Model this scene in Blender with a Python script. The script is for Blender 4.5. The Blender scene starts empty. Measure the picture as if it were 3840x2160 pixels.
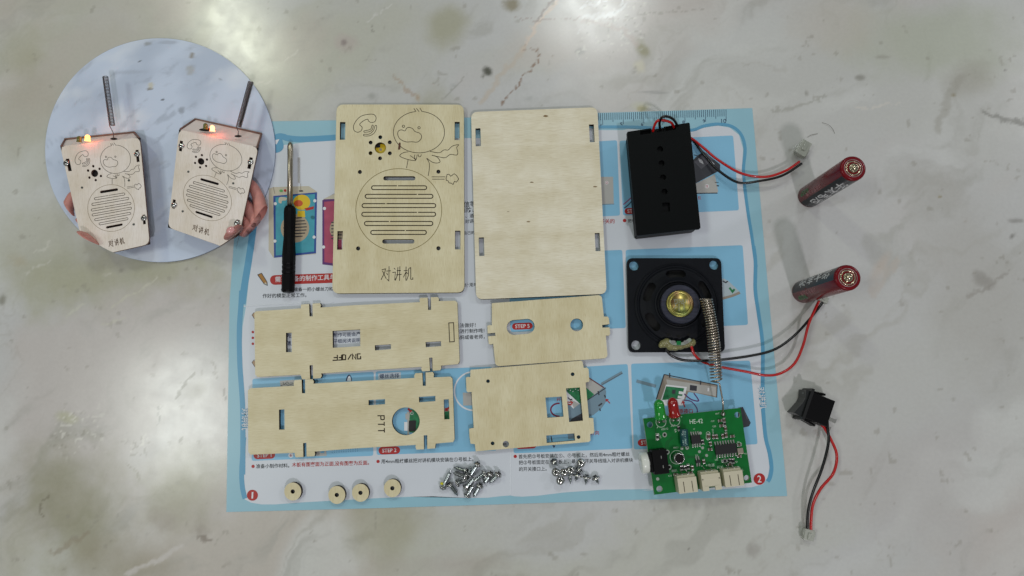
import bpy, bmesh, math, random
import numpy as np
from mathutils import Vector, Matrix, Euler
random.seed(7); RNG = np.random.default_rng(5)
sc = bpy.context.scene
C = sc.collection
# ------------------------------------------------------------------ camera (1 unit = 1 cm)
CAMLOC = Vector((13.4741, 5.4429, 31.0491)); CAMROT = Euler((.1439, .0078, -.03)); FPX = 2459.84
cd = bpy.data.cameras.new('camera'); cam = bpy.data.objects.new('camera', cd); C.objects.link(cam)
cam.location = CAMLOC; cam.rotation_euler = CAMROT
cd.sensor_width = 36; cd.lens = FPX / 3840 * 36; cd.clip_start = .5; cd.clip_end = 2000
sc.camera = cam
RM = CAMROT.to_matrix()
def px(x, y, z=0.0):
    """where the sight line of a photograph point meets the plane at height z"""
    d = RM @ Vector(((x - 1920) / FPX, -(y - 1080) / FPX, -1))
    return CAMLOC + d * ((z - CAMLOC.z) / d.z)
# ------------------------------------------------------------------ room light
W = bpy.data.worlds.new("World"); sc.world = W; W.use_nodes = True
nt = W.node_tree; bg = nt.nodes['Background']
tc = nt.nodes.new('ShaderNodeTexCoord'); sx = nt.nodes.new('ShaderNodeSeparateXYZ'); rp = nt.nodes.new('ShaderNodeValToRGB')
nt.links.new(tc.outputs['Generated'], sx.inputs[0]); nt.links.new(sx.outputs['Z'], rp.inputs[0]); nt.links.new(rp.outputs[0], bg.inputs['Color'])
rp.color_ramp.elements[0].position = 0.0; rp.color_ramp.elements[0].color = (.31, .31, .30, 1)
rp.color_ramp.elements[1].position = 0.75; rp.color_ramp.elements[1].color = (.97, 1.0, 1.0, 1)
bg.inputs['Strength'].default_value = .235
def mirror_pos(x, y, h):
    p = px(x, y, 0); d = p - CAMLOC; d.z = -d.z
    return p + d * (h / d.z)
def lamp(name, loc, power, size, col, size_y=None, tgt=(13, 9, 0)):
    l = bpy.data.lights.new(name, 'AREA'); l.energy = power; l.color = col
    l.shape = 'RECTANGLE' if size_y else 'DISK'; l.size = size
    if size_y: l.size_y = size_y
    o = bpy.data.objects.new(name, l); C.objects.link(o); o.location = loc
    o.rotation_euler = (Vector(tgt) - Vector(loc)).to_track_quat('-Z', 'Y').to_euler()
lamp('ceiling_lamp', mirror_pos(894, 127, 150), 27000, 10, (.95, 1, .80), 22)
lamp('ceiling_lamp', mirror_pos(2230, 5, 150), 37000, 24, (.94, 1, .98), 22)
lamp('ceiling_lamp', mirror_pos(690, 1560, 150), 40000, 34, (.95, 1, .93), 22)
lamp('ceiling_lamp', (48, -96, 150), 74000, 11, (1, .95, 1))
lamp('ceiling_lamp', (200, 95, 150), 44000, 22, (.97, .94, 1))
sc.view_settings.view_transform = 'Standard'; sc.view_settings.look = 'None'
sc.view_settings.exposure = -0.08; sc.view_settings.gamma = 1
# ------------------------------------------------------------------ materials
def lin(c):
    return tuple(((v / 255) / 12.92 if v / 255 <= .04045 else ((v / 255 + .055) / 1.055) ** 2.4) for v in c)
MATS = {}
def mat(name, col, rough=.5, metal=0, noise=0, nscale=3, bump=0, bscale=30, emit=None, estr=0, trans=0, coat=0, alpha=1, spec=None, stretch=None, srgb=True):
    if name in MATS: return MATS[name]
    m = bpy.data.materials.new(name); m.use_nodes = True; t = m.node_tree; b = t.nodes['Principled BSDF']
    c = lin(col) if srgb else col
    b.inputs['Base Color'].default_value = (*c, 1); b.inputs['Roughness'].default_value = rough; b.inputs['Metallic'].default_value = metal
    b.inputs['Transmission Weight'].default_value = trans; b.inputs['Coat Weight'].default_value = coat; b.inputs['Alpha'].default_value = alpha
    if spec is not None: b.inputs['Specular IOR Level'].default_value = spec
    if emit: b.inputs['Emission Color'].default_value = (*emit, 1); b.inputs['Emission Strength'].default_value = estr
    if noise or bump:
        co = t.nodes.new('ShaderNodeTexCoord'); mp = t.nodes.new('ShaderNodeMapping'); t.links.new(co.outputs['Object'], mp.inputs[0])
        if stretch: mp.inputs['Scale'].default_value = stretch
    if noise:
        n = t.nodes.new('ShaderNodeTexNoise'); n.inputs['Scale'].default_value = nscale; n.inputs['Detail'].default_value = 5
        r = t.nodes.new('ShaderNodeValToRGB'); t.links.new(mp.outputs[0], n.inputs[0]); t.links.new(n.outputs[0], r.inputs[0])
        r.color_ramp.elements[0].position = .3; r.color_ramp.elements[1].position = .7
        r.color_ramp.elements[0].color = (*[v * (1 - noise) for v in c], 1); r.color_ramp.elements[1].color = (*[min(1, v * (1 + noise)) for v in c], 1)
        t.links.new(r.outputs[0], b.inputs['Base Color'])
    if bump:
        n2 = t.nodes.new('ShaderNodeTexNoise'); n2.inputs['Scale'].default_value = bscale; n2.inputs['Detail'].default_value = 3
        bp = t.nodes.new('ShaderNodeBump'); bp.inputs['Strength'].default_value = bump; bp.inputs['Distance'].default_value = .02
        t.links.new(mp.outputs[0], n2.inputs[0]); t.links.new(n2.outputs[0], bp.inputs['Height']); t.links.new(bp.outputs[0], b.inputs['Normal'])
    MATS[name] = m; return m
def birch(name, base, streak, sx_, sy_, knots=.15):
    """plywood face: fine grain lines along one axis, broad tone bands, faint pores"""
    m = bpy.data.materials.new(name); m.use_nodes = True; t = m.node_tree; b = t.nodes['Principled BSDF']
    N = t.nodes.new; L = t.links.new
    co = N('ShaderNodeTexCoord')
    def noise(scale, st, det=4, dist=0.0):
        mp = N('ShaderNodeMapping'); mp.inputs['Scale'].default_value = st; L(co.outputs['Object'], mp.inputs[0])
        n = N('ShaderNodeTexNoise'); n.inputs['Scale'].default_value = scale; n.inputs['Detail'].default_value = det; n.inputs['Distortion'].default_value = dist
        L(mp.outputs[0], n.inputs[0]); return n.outputs[0]
    fine = noise(9, (sx_, sy_, 1), 5); broad = noise(.5, (sx_ * .35, sy_ * .35, 1), 3, .6); speck = noise(28, (sx_ * .6, sy_ * .6, 1), 2); blot = noise(.9, (1, 1, 1), 3)
    def mixc(fac, c1, c2, lo, hi):
        r = N('ShaderNodeMapRange'); r.inputs['From Min'].default_value = lo; r.inputs['From Max'].default_value = hi; L(fac, r.inputs['Value'])
        x = N('ShaderNodeMix'); x.data_type = 'RGBA'; L(r.outputs[0], x.inputs['Factor'])
        for s, c in ((6, c1), (7, c2)):
            if isinstance(c, tuple): x.inputs[s].default_value = (*c, 1)
            else: L(c, x.inputs[s])
        return x.outputs[2]
    bs, st = lin(base), lin(streak)
    c = mixc(fine, st, bs, .3, .58)
    lo = tuple(v * .86 for v in bs)
    m2 = N('ShaderNodeMix'); m2.data_type = 'RGBA'; m2.blend_type = 'MULTIPLY'; m2.inputs['Factor'].default_value = 1
    c2 = mixc(broad, (.92, .90, .85), (1.02, 1.02, 1.02), .35, .62); L(c, m2.inputs[6]); L(c2, m2.inputs[7])
    m3 = N('ShaderNodeMix'); m3.data_type = 'RGBA'; m3.blend_type = 'MULTIPLY'; m3.inputs['Factor'].default_value = 1
    c3 = mixc(speck, (.80, .72, .6), (1, 1, 1), .26, .38); L(m2.outputs[2], m3.inputs[6]); L(c3, m3.inputs[7])
    m4 = N('ShaderNodeMix'); m4.data_type = 'RGBA'; m4.blend_type = 'MULTIPLY'; m4.inputs['Factor'].default_value = 1
    c4 = mixc(blot, (.94, .92, .87), (1.03, 1.03, 1.04), .35, .65); L(m3.outputs[2], m4.inputs[6]); L(c4, m4.inputs[7])
    L(m4.outputs[2], b.inputs['Base Color']); b.inputs['Roughness'].default_value = .42
    bp = N('ShaderNodeBump'); bp.inputs['Strength'].default_value = .25; bp.inputs['Distance'].default_value = .01
    L(fine, bp.inputs['Height']); L(bp.outputs[0], b.inputs['Normal'])
    MATS[name] = m; return m
WOODV = birch('birch_vertical_grain', (228, 220, 186), (214, 204, 166), 4.5, .22)
WOODH = birch('birch_horizontal_grain', (227, 219, 186), (213, 203, 166), .22, 4.5)
WOODP = birch('birch_pale_bright', (240, 235, 214), (222, 214, 188), .2, 5)
WOODI = birch('birch_in_inset', (242, 234, 227), (230, 221, 212), 4, .25)
BURN = mat('laser_burnt_edge', (38, 24, 12), .7, noise=.4, nscale=8)
CUT = mat('laser_cut_line', (48, 36, 16), .8)
ENG = mat('laser_engraved_line', (118, 102, 42), .8)
STEEL = mat('bright_steel', (200, 200, 198), .18, 1)
DSTEEL = mat('zinc_steel', (185, 190, 190), .22, 1)
BLK = mat('matt_black_plastic', (8, 11, 12), .5, bump=.12, bscale=60, spec=.1)
BLK2 = mat('deep_black_plastic', (4, 4, 6), .5, spec=.15)
SPK = mat('speaker_black_plastic', (14, 17, 23), .5, noise=.15, bump=.2, bscale=50, spec=.15)
REDW = mat('red_wire_jacket', (190, 22, 22), .3, coat=.3)
BLKW = mat('black_wire_jacket', (8, 8, 10), .3, coat=.15)
WHP = mat('white_nylon', (218, 218, 208), .35)
CRM = mat('cream_nylon', (206, 200, 176), .4)
GRN = mat('green_solder_mask', (3, 108, 44), .3, noise=.12, nscale=2, coat=.1, spec=.3)
DGRN = mat('dark_green_track', (3, 78, 34), .3)
SILK = mat('white_silkscreen', (205, 222, 208), .6)
SOLD = mat('solder', (205, 205, 200), .25, 1)
# ------------------------------------------------------------------ mesh helpers
def tag(o, label=None, cat=None, group=None, kind=None):
    if label: o['label'] = label
    if cat: o['category'] = cat
    if group: o['group'] = group
    if kind: o['kind'] = kind
    return o
def wloc(o):
    v = Vector((0, 0, 0))
    while o is not None:
        v = v + o.location; o = o.parent
    return v
def link(name, me, mats, parent=None, local=False, smooth=False):
    """mesh given in world coordinates -> object (origin at its base centre, or in the parent's frame)"""
    me.name = name
    o = bpy.data.objects.new(name, me); C.objects.link(o)
    for m in (mats if isinstance(mats, (list, tuple)) else [mats]): me.materials.append(m)
    if not local:
        if parent is None:
            n = len(me.vertices); co = np.empty(n * 3); me.vertices.foreach_get('co', co); co = co.reshape(-1, 3)
            a, b_ = co.min(0), co.max(0); loc = Vector(((a[0] + b_[0]) / 2, (a[1] + b_[1]) / 2, a[2]))
            me.transform(Matrix.Translation(-loc)); o.location = loc
        else:
            me.transform(Matrix.Translation(-wloc(parent)))
    if parent is not None: o.parent = parent
    if smooth:
        for p in me.polygons: p.use_smooth = True
    return o
def empty(name, loc, label=None, cat=None, group=None):
    o = bpy.data.objects.new(name, None); C.objects.link(o); o.location = loc; o.empty_display_size = .3
    return tag(o, label, cat, group)
def fill_mesh(loops, z0, z1):
    """flat outline(s) with holes; loops are lists of (x, y) in world cm; z1 top, z0 bottom"""
    cu = bpy.data.curves.new('c', 'CURVE'); cu.dimensions = '2D'; cu.fill_mode = 'BOTH' if z1 > z0 else 'FRONT'
    for lp in loops:
        s = cu.splines.new('POLY'); s.points.add(len(lp) - 1)
        for i, p in enumerate(lp): s.points[i].co = (p[0], p[1], 0, 1)
        s.use_cyclic_u = True
    if z1 > z0: cu.extrude = (z1 - z0) / 2
    o = bpy.data.objects.new('c', cu); C.objects.link(o)
    me = bpy.data.meshes.new_from_object(o, depsgraph=bpy.context.evaluated_depsgraph_get()) if False else bpy.data.meshes.new_from_object(o)
    bpy.data.objects.remove(o); bpy.data.curves.remove(cu)
    me.materials.clear()
    me.transform(Matrix.Translation((0, 0, (z0 + z1) / 2)))
    if z1 == z0:   # all faces up
        bm = bmesh.new(); bm.from_mesh(me)
        for f in bm.faces:
            f.normal_update()
            if f.normal.z < 0: f.normal_flip()
        bm.to_mesh(me); bm.free()
    return me
def K(k, pts):
    """points read in an enlarged crop (x0, y0, scale) -> photograph points"""
    return [(k[0] + p[0] / k[2], k[1] + p[1] / k[2]) for p in pts]
def W2(pts, z): return [px(p[0], p[1], z)[:2] for p in pts]
def circ(cx, cy, rx, ry=None, n=40):
    ry = rx if ry is None else ry
    return [(cx + rx * math.cos(2 * math.pi * i / n), cy + ry * math.sin(2 * math.pi * i / n)) for i in range(n)]
def stad(x0, y0, x1, y1, r, n=8, gap=None):
    a = math.atan2(y1 - y0, x1 - x0); out = []
    for i in range(n + 1):
        t = a + math.pi / 2 + math.pi * i / n; out.append((x0 + r * math.cos(t), y0 + r * math.sin(t)))
    for i in range(n + 1):
        t = a - math.pi / 2 + math.pi * i / n; out.append((x1 + r * math.cos(t), y1 + r * math.sin(t)))
    return out
def rnd(pts, r, n=5):
    """round the corners of a closed outline; r one number or one per corner"""
    out = []; m = len(pts)
    for i in range(m):
        p0, p, p1 = Vector(pts[i - 1]), Vector(pts[i]), Vector(pts[(i + 1) % m])
        rr = r[i] if isinstance(r, (list, tuple)) else r
        if rr <= 0: out.append(tuple(p)); continue
        a = (p0 - p); b = (p1 - p); rr = min(rr, a.length * .48, b.length * .48)
        a = p + a.normalized() * rr; b = p + b.normalized() * rr
        for k in range(n + 1):
            t = k / n; out.append(tuple((1 - t) ** 2 * a + 2 * t * (1 - t) * p + t * t * b))
    return out
def smooth(pts, closed=False, n=5):
    P = [Vector(p) for p in pts]; m = len(P); out = []
    for i in range(m if closed else m - 1):
        if closed: a, b, c, d = P[i - 1], P[i], P[(i + 1) % m], P[(i + 2) % m]
        else: a, b, c, d = P[max(i - 1, 0)], P[i], P[i + 1], P[min(i + 2, m - 1)]
        for k in range(n):
            t = k / n
            out.append(.5 * ((2 * b) + (c - a) * t + (2 * a - 5 * b + 4 * c - d) * t * t + (3 * b - a - 3 * c + d) * t ** 3))
    if not closed: out.append(P[-1])
    return [tuple(v) for v in out]
def ribbons(lines, w, z):
    """lines: [(world xy points, closed)] -> one mesh of flat strips of width w"""
    V, F = [], []
    for pts, closed in lines:
        P = [Vector((p[0], p[1])) for p in pts]; Q = [P[0]]
        for p in P[1:]:
            if (p - Q[-1]).length > 1e-4: Q.append(p)
        if closed and (Q[0] - Q[-1]).length < 1e-4: Q.pop()
        P = Q; n = len(P)
        if n < 2: continue
        b0 = len(V)
        for i in range(n):
            if closed: a, b = P[i] - P[i - 1], P[(i + 1) % n] - P[i]
            else: a = P[i] - P[max(i - 1, 0)]; b = P[min(i + 1, n - 1)] - P[i]
            if a.length < 1e-7: a = b
            if b.length < 1e-7: b = a
            a = a.normalized(); b = b.normalized(); na, nb = Vector((-a.y, a.x)), Vector((-b.y, b.x))
            m = na + nb
            m = na if m.length < .3 else m.normalized() / max(.45, m.normalized().dot(na))
            V += [(*(P[i] + m * w / 2), z), (*(P[i] - m * w / 2), z)]
        for i in range(n if closed else n - 1):
            j = (i + 1) % n; F.append((b0 + 2 * i, b0 + 2 * i + 1, b0 + 2 * j + 1, b0 + 2 * j))
    me = bpy.data.meshes.new('r'); me.from_pydata(V, [], F); me.update()
    bm = bmesh.new(); bm.from_mesh(me)
    for f in bm.faces:
        f.normal_update()
        if f.normal.z < 0: f.normal_flip()
    bm.to_mesh(me); bm.free(); return me
def edge_mats(me, thr=.5):
    for p in me.polygons: p.material_index = 1 if abs(p.normal.z) < thr else 0
def board(name, loops, z0, z1, m, parent=None, edge=BURN):
    me = fill_mesh([W2(l, z1) for l in loops], z0, z1)
    me.materials.clear(); o = link(name, me, [m, edge], parent); edge_mats(me); return o
def flat(name, loops, z, m, parent): return link(name, fill_mesh([W2(l, z) for l in loops], z, z), m, parent)
def strokes(name, lines, w, z, m, parent):
    """lines: list of (photo points, closed, smoothed)"""
    L = []
    for pts, closed, sm in lines:
        if sm: pts = smooth(pts, closed, 6)
        L.append((W2(pts, z), closed))
    o = link(name, ribbons(L, w, z), m, parent)
    if len(L) > 1: o['kind'] = 'stuff'
    return o
def bmobj(name, bm, m, parent=None, smooth_=False, local=False):
    me = bpy.data.meshes.new(name); bmesh.ops.recalc_face_normals(bm, faces=bm.faces); bm.to_mesh(me); bm.free()
    return link(name, me, m, parent, local, smooth_)
def bbox(bm, c, s, M=None, bev=0, taper=1.0):
    r = bmesh.ops.create_cube(bm, size=1); vs = r['verts']
    for v in vs:
        k = taper if v.co.z < 0 else 1
        v.co = Vector((v.co.x * s[0] * k, v.co.y * s[1] * k, v.co.z * s[2]))
    if bev:
        es = {e for v in vs for e in v.link_edges}
        rr = bmesh.ops.bevel(bm, geom=list(es), offset=bev, segments=2, affect='EDGES', profile=.7)
        vs = list({v for f in rr['faces'] for v in f.verts} | {v for v in vs if v.is_valid})
    T = Matrix.Translation(c) if M is None else M @ Matrix.Translation(c)
    bmesh.ops.transform(bm, matrix=T, verts=vs); return vs
def lathe(bm, prof, seg=24, M=None, caps=True):
    rings = []
    for r, z in prof:
        rings.append([bm.verts.new((r * math.cos(2 * math.pi * i / seg), r * math.sin(2 * math.pi * i / seg), z)) for i in range(seg)])
    for a, b in zip(rings, rings[1:]):
        for i in range(seg): bm.faces.new((a[i], a[(i + 1) % seg], b[(i + 1) % seg], b[i]))
    if caps: bm.faces.new(rings[0][::-1]); bm.faces.new(rings[-1])
    if M is not None: bmesh.ops.transform(bm, matrix=M, verts=[v for r in rings for v in r])
def tube_mesh(pts, r, seg=8):
    """pts: world 3D points"""
    bm = bmesh.new(); P = [Vector(p) for p in pts]; rings = []; up = Vector((0, 0, 1))
    for i, p in enumerate(P):
        d = (P[min(i + 1, len(P) - 1)] - P[max(i - 1, 0)]).normalized()
        if abs(d.dot(up)) > .99: up = Vector((1, 0, 0))
        s = d.cross(up).normalized(); u = s.cross(d)
        up = u if i else up
        rings.append([bm.verts.new(p + (s * math.cos(2 * math.pi * k / seg) + u * math.sin(2 * math.pi * k / seg)) * r) for k in range(seg)])
    for a, b in zip(rings, rings[1:]):
        for k in range(seg): bm.faces.new((a[k], a[(k + 1) % seg], b[(k + 1) % seg], b[k]))
    bm.faces.new(rings[0][::-1]); bm.faces.new(rings[-1])
    me = bpy.data.meshes.new('tube'); bmesh.ops.recalc_face_normals(bm, faces=bm.faces); bm.to_mesh(me); bm.free(); return me
def wire(name, k, pts, r, m, parent, label=None):
    """pts: (crop x, crop y, height cm)"""
    P = [px(*K(k, [(p[0], p[1])])[0], p[2]) for p in pts]
    P = [Vector(v) for v in smooth(P, False, 10)]
    o = link(name, tube_mesh(P, r, 10), m, parent, smooth=True)
    if label: o['label'] = label
    return o
def text_mesh(s, A, B, z, k=None, bold=0, height=None, hscale=1.0):
    """printed words whose middle line runs from photo point A to photo point B on the plane z"""
    if k: A, B = K(k, [A, B])
    a, b = px(*A, z), px(*B, z)
    cu = bpy.data.curves.new('t', 'FONT'); cu.body = s; cu.fill_mode = 'FRONT'; cu.resolution_u = 3; cu.offset = bold
    o = bpy.data.objects.new('t', cu); C.objects.link(o)
    bpy.context.view_layer.update()
    me = bpy.data.meshes.new_from_object(o); bpy.data.objects.remove(o); bpy.data.curves.remove(cu)
    me.materials.clear()
    n = len(me.vertices); co = np.empty(n * 3); me.vertices.foreach_get('co', co); co = co.reshape(-1, 3)
    mn, mx = co.min(0), co.max(0); w = mx[0] - mn[0]; d = (b - a); sc_ = d.length / w
    x = (co[:, 0] - mn[0]) * sc_; y = (co[:, 1] - (mn[1] + mx[1]) / 2) * (sc_ if height is None else height / (mx[1] - mn[1])) * hscale
    ux = d.normalized(); uy = Vector((-ux.y, ux.x, 0))
    out = np.outer(x, np.array(ux)) + np.outer(y, np.array(uy)) + np.array(a); out[:, 2] = z
    me.vertices.foreach_set('co', out.ravel()); me.update(); return me
def text(name, s, A, B, z, m, parent, k=None, bold=0, height=None, hscale=1.0):
    return link(name, text_mesh(s, A, B, z, k, bold, height, hscale), m, parent)
def clip_poly(pts, clip):
    """Sutherland-Hodgman: outline kept inside a convex clip outline"""
    def area(q): return sum(q[i - 1][0] * q[i][1] - q[i][0] * q[i - 1][1] for i in range(len(q)))
    if area(clip) < 0: clip = clip[::-1]
    out = list(pts)
    for i in range(len(clip)):
        a, b = clip[i - 1], clip[i]; inp, out = out, []
        side = lambda p: (b[0] - a[0]) * (p[1] - a[1]) - (b[1] - a[1]) * (p[0] - a[0])
        for j in range(len(inp)):
            p, q = inp[j - 1], inp[j]; sp, sq = side(p), side(q)
            if (sp >= 0) != (sq >= 0):
                t = sp / (sp - sq); out.append((p[0] + (q[0] - p[0]) * t, p[1] + (q[1] - p[1]) * t))
            if sq >= 0: out.append(q)
        if not out: return []
    return out
K1=(150,120,1.6104); K2=(840,340,1.8115); K3=(1700,340,1.8113); K4=(2250,360,2.2636); K5=(2250,900,2.576); K6=(2250,1350,1.932)
K7=(820,1080,2.0698); K8=(1680,1080,2.0697); A1=(1240,380,3.8135); A2=(1240,740,3.8135); A3=(930,1120,4.529); A4=(1330,1100,4.390)
A5=(910,1400,4.261); A6=(1330,1390,4.390); A7=(1720,1100,4.2933); A8=(1720,1340,3.8133); B1=(830,1640,2.961); B2=(1600,1640,3.0306)
S1=(1620,1700,7.244); S2=(2040,1700,9.058); HK=(2330,420,2.8976); SP=(2330,940,3.534); SW=(2920,1410,6.3); SD=(850,400,2.0116); PC=(2400,1480,3.622)
T0=(800,0,1.2267); ML=(0,900,1.15); MR=(2900,0,1.2074); G=(0,0,.67083)

# ================================================================== marble table
def vnoise(x, y, seed, n=97):
    g = np.random.default_rng(seed).random((n, n))
    xi = np.floor(x).astype(int); yi = np.floor(y).astype(int); fx = x - xi; fy = y - yi
    fx = fx * fx * (3 - 2 * fx); fy = fy * fy * (3 - 2 * fy)
    a = g[yi % n, xi % n]; b = g[yi % n, (xi + 1) % n]; c = g[(yi + 1) % n, xi % n]; d = g[(yi + 1) % n, (xi + 1) % n]
    return (a * (1 - fx) + b * fx) * (1 - fy) + (c * (1 - fx) + d * fx) * fy
def fbm(x, y, seed, o=5, g=.5):
    s = 0; a = 1; t = 0
    for i in range(o): s = s + a * vnoise(x * 2 ** i + 31 * i, y * 2 ** i + 17 * i, seed + i); t += a; a *= g
    return s / t
def seg_dist(X, Y, pts):
    d = np.full(X.shape, 1e9)
    for (x0, y0), (x1, y1) in zip(pts, pts[1:]):
        vx, vy = x1 - x0, y1 - y0; t = np.clip(((X - x0) * vx + (Y - y0) * vy) / (vx * vx + vy * vy + 1e-9), 0, 1)
        d = np.minimum(d, np.hypot(X - x0 - t * vx, Y - y0 - t * vy))
    return d
def build_table():
    xs = np.concatenate([[-170, -90, -50, -32], np.linspace(-22, 50, 800), [60, 80, 120, 190]])
    ys = np.concatenate([[-150, -80, -40, -24], np.linspace(-15, 30, 500), [38, 55, 90, 150]])
    X, Y = np.meshgrid(xs, ys); Xf, Yf = X, Y
    wx = X + 1.6 * (fbm(X * .25, Y * .25, 3) - .5) * 3; wy = Y + 1.6 * (fbm(X * .25, Y * .25, 9) - .5) * 3
    # rotate so streaks run lower-left to upper-right
    u = (wx * .8 + wy * .6); v = (-wx * .6 + wy * .8)
    base = np.array(lin((202, 203, 202)))[None, None]; col = np.repeat(np.repeat(base, X.shape[0], 0), X.shape[1], 1)
    def mixin(mask, c, s=1.0):
        nonlocal col
        m = np.clip(mask * s, 0, 1)[..., None]; col = col * (1 - m) + np.array(lin(c))[None, None] * m
    def ss(a, lo, hi):
        t = np.clip((a - lo) / (hi - lo), 0, 1); return t * t * (3 - 2 * t)
    mixin(ss(fbm(u * .06, v * .13, 21), .42, .7) * (1 - ss(X + Y * .3, 8, 30) * .75), (190, 191, 170), .65)      # greenish clouds
    mixin(ss(fbm(u * .07, v * .12, 41), .5, .72), (202, 193, 186), .6)        # pinkish clouds
    mixin(ss(fbm(u * .10, v * .20, 61), .52, .75), (220, 222, 219), .6)       # pale clouds
    mixin(ss(fbm(u * .25, v * .8, 81, 6, .6), .56, .8), (170, 170, 162), .45) # grey feathering
    r = 1 - np.abs(2 * fbm(u * .06, v * .2, 101, 6) - 1); mixin(ss(r, .93, 1) * ss(fbm(X * .1, Y * .1, 5), .5, .66), (166, 164, 152), .35)
    r = 1 - np.abs(2 * fbm(u * .2, v * .3, 141, 5) - 1); mixin(ss(r, .97, 1) * ss(fbm(X * .15, Y * .15, 8), .55, .7), (170, 166, 155), .22)
    nz = (fbm(X * .9, Y * .9, 201, 6, .65) - .5) * 1.25; nz2 = fbm(X * 3, Y * 3, 221, 4, .6); nzl = fbm(X * .32, Y * .32, 231, 5, .5) - .5
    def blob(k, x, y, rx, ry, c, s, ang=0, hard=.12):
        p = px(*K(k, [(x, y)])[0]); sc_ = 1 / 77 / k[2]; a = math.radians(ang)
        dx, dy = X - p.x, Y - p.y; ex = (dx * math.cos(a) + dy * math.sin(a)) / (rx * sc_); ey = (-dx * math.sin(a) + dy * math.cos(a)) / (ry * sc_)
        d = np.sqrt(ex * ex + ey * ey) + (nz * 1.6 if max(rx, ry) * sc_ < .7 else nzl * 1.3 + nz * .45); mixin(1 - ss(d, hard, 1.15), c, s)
    OL = (150, 148, 112)  # large olive patches, left and bottom: stone staining plus dark reflections painted in
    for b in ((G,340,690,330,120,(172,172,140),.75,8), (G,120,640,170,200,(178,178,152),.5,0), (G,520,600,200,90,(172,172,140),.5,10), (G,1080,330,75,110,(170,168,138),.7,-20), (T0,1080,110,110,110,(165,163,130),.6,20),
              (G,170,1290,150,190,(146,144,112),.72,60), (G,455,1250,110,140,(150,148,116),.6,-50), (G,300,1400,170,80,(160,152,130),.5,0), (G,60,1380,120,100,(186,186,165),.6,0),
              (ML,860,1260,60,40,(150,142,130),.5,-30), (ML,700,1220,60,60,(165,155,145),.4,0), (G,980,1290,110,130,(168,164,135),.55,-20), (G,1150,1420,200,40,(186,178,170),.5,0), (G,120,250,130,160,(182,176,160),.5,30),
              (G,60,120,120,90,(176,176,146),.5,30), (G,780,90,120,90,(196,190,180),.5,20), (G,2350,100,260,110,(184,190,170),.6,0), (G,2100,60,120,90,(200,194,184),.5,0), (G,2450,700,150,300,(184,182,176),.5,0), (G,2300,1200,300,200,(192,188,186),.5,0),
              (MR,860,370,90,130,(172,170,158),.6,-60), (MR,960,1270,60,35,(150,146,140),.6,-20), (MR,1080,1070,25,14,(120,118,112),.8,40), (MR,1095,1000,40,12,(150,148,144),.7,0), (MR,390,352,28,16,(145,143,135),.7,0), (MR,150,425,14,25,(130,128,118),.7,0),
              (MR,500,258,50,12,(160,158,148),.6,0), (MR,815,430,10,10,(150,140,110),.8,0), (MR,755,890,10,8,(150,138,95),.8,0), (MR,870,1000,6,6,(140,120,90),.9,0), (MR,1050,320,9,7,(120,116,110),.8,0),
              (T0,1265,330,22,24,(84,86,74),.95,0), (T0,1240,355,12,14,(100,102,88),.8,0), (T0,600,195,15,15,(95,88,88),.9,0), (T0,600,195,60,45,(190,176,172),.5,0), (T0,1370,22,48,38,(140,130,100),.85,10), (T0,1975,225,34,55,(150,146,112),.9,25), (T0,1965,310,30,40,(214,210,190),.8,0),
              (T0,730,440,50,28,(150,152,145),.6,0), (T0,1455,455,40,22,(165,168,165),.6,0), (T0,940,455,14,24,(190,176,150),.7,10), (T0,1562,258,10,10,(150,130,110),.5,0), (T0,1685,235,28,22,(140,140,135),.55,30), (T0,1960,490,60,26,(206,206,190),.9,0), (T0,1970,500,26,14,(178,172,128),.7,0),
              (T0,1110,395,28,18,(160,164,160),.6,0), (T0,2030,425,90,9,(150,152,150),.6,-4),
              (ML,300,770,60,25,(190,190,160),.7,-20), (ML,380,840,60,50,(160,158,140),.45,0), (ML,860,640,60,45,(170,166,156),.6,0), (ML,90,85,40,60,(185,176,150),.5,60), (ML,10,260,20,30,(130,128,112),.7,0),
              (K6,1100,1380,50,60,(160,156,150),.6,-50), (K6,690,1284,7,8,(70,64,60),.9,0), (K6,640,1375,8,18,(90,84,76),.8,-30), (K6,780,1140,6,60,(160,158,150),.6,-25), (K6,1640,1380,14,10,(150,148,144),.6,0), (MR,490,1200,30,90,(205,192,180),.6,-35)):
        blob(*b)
    def vein(k, pts, w, c, s, jag=.25):
        P = [px(*q)[:2] for q in K(k, pts)]; d = seg_dist(X + (nz2 - .5) * jag * 2, Y + (fbm(X * 3, Y * 3, 251, 4, .6) - .5) * jag * 2, P)
        mixin(1 - ss(d, w * .3, w), c, s)
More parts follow.
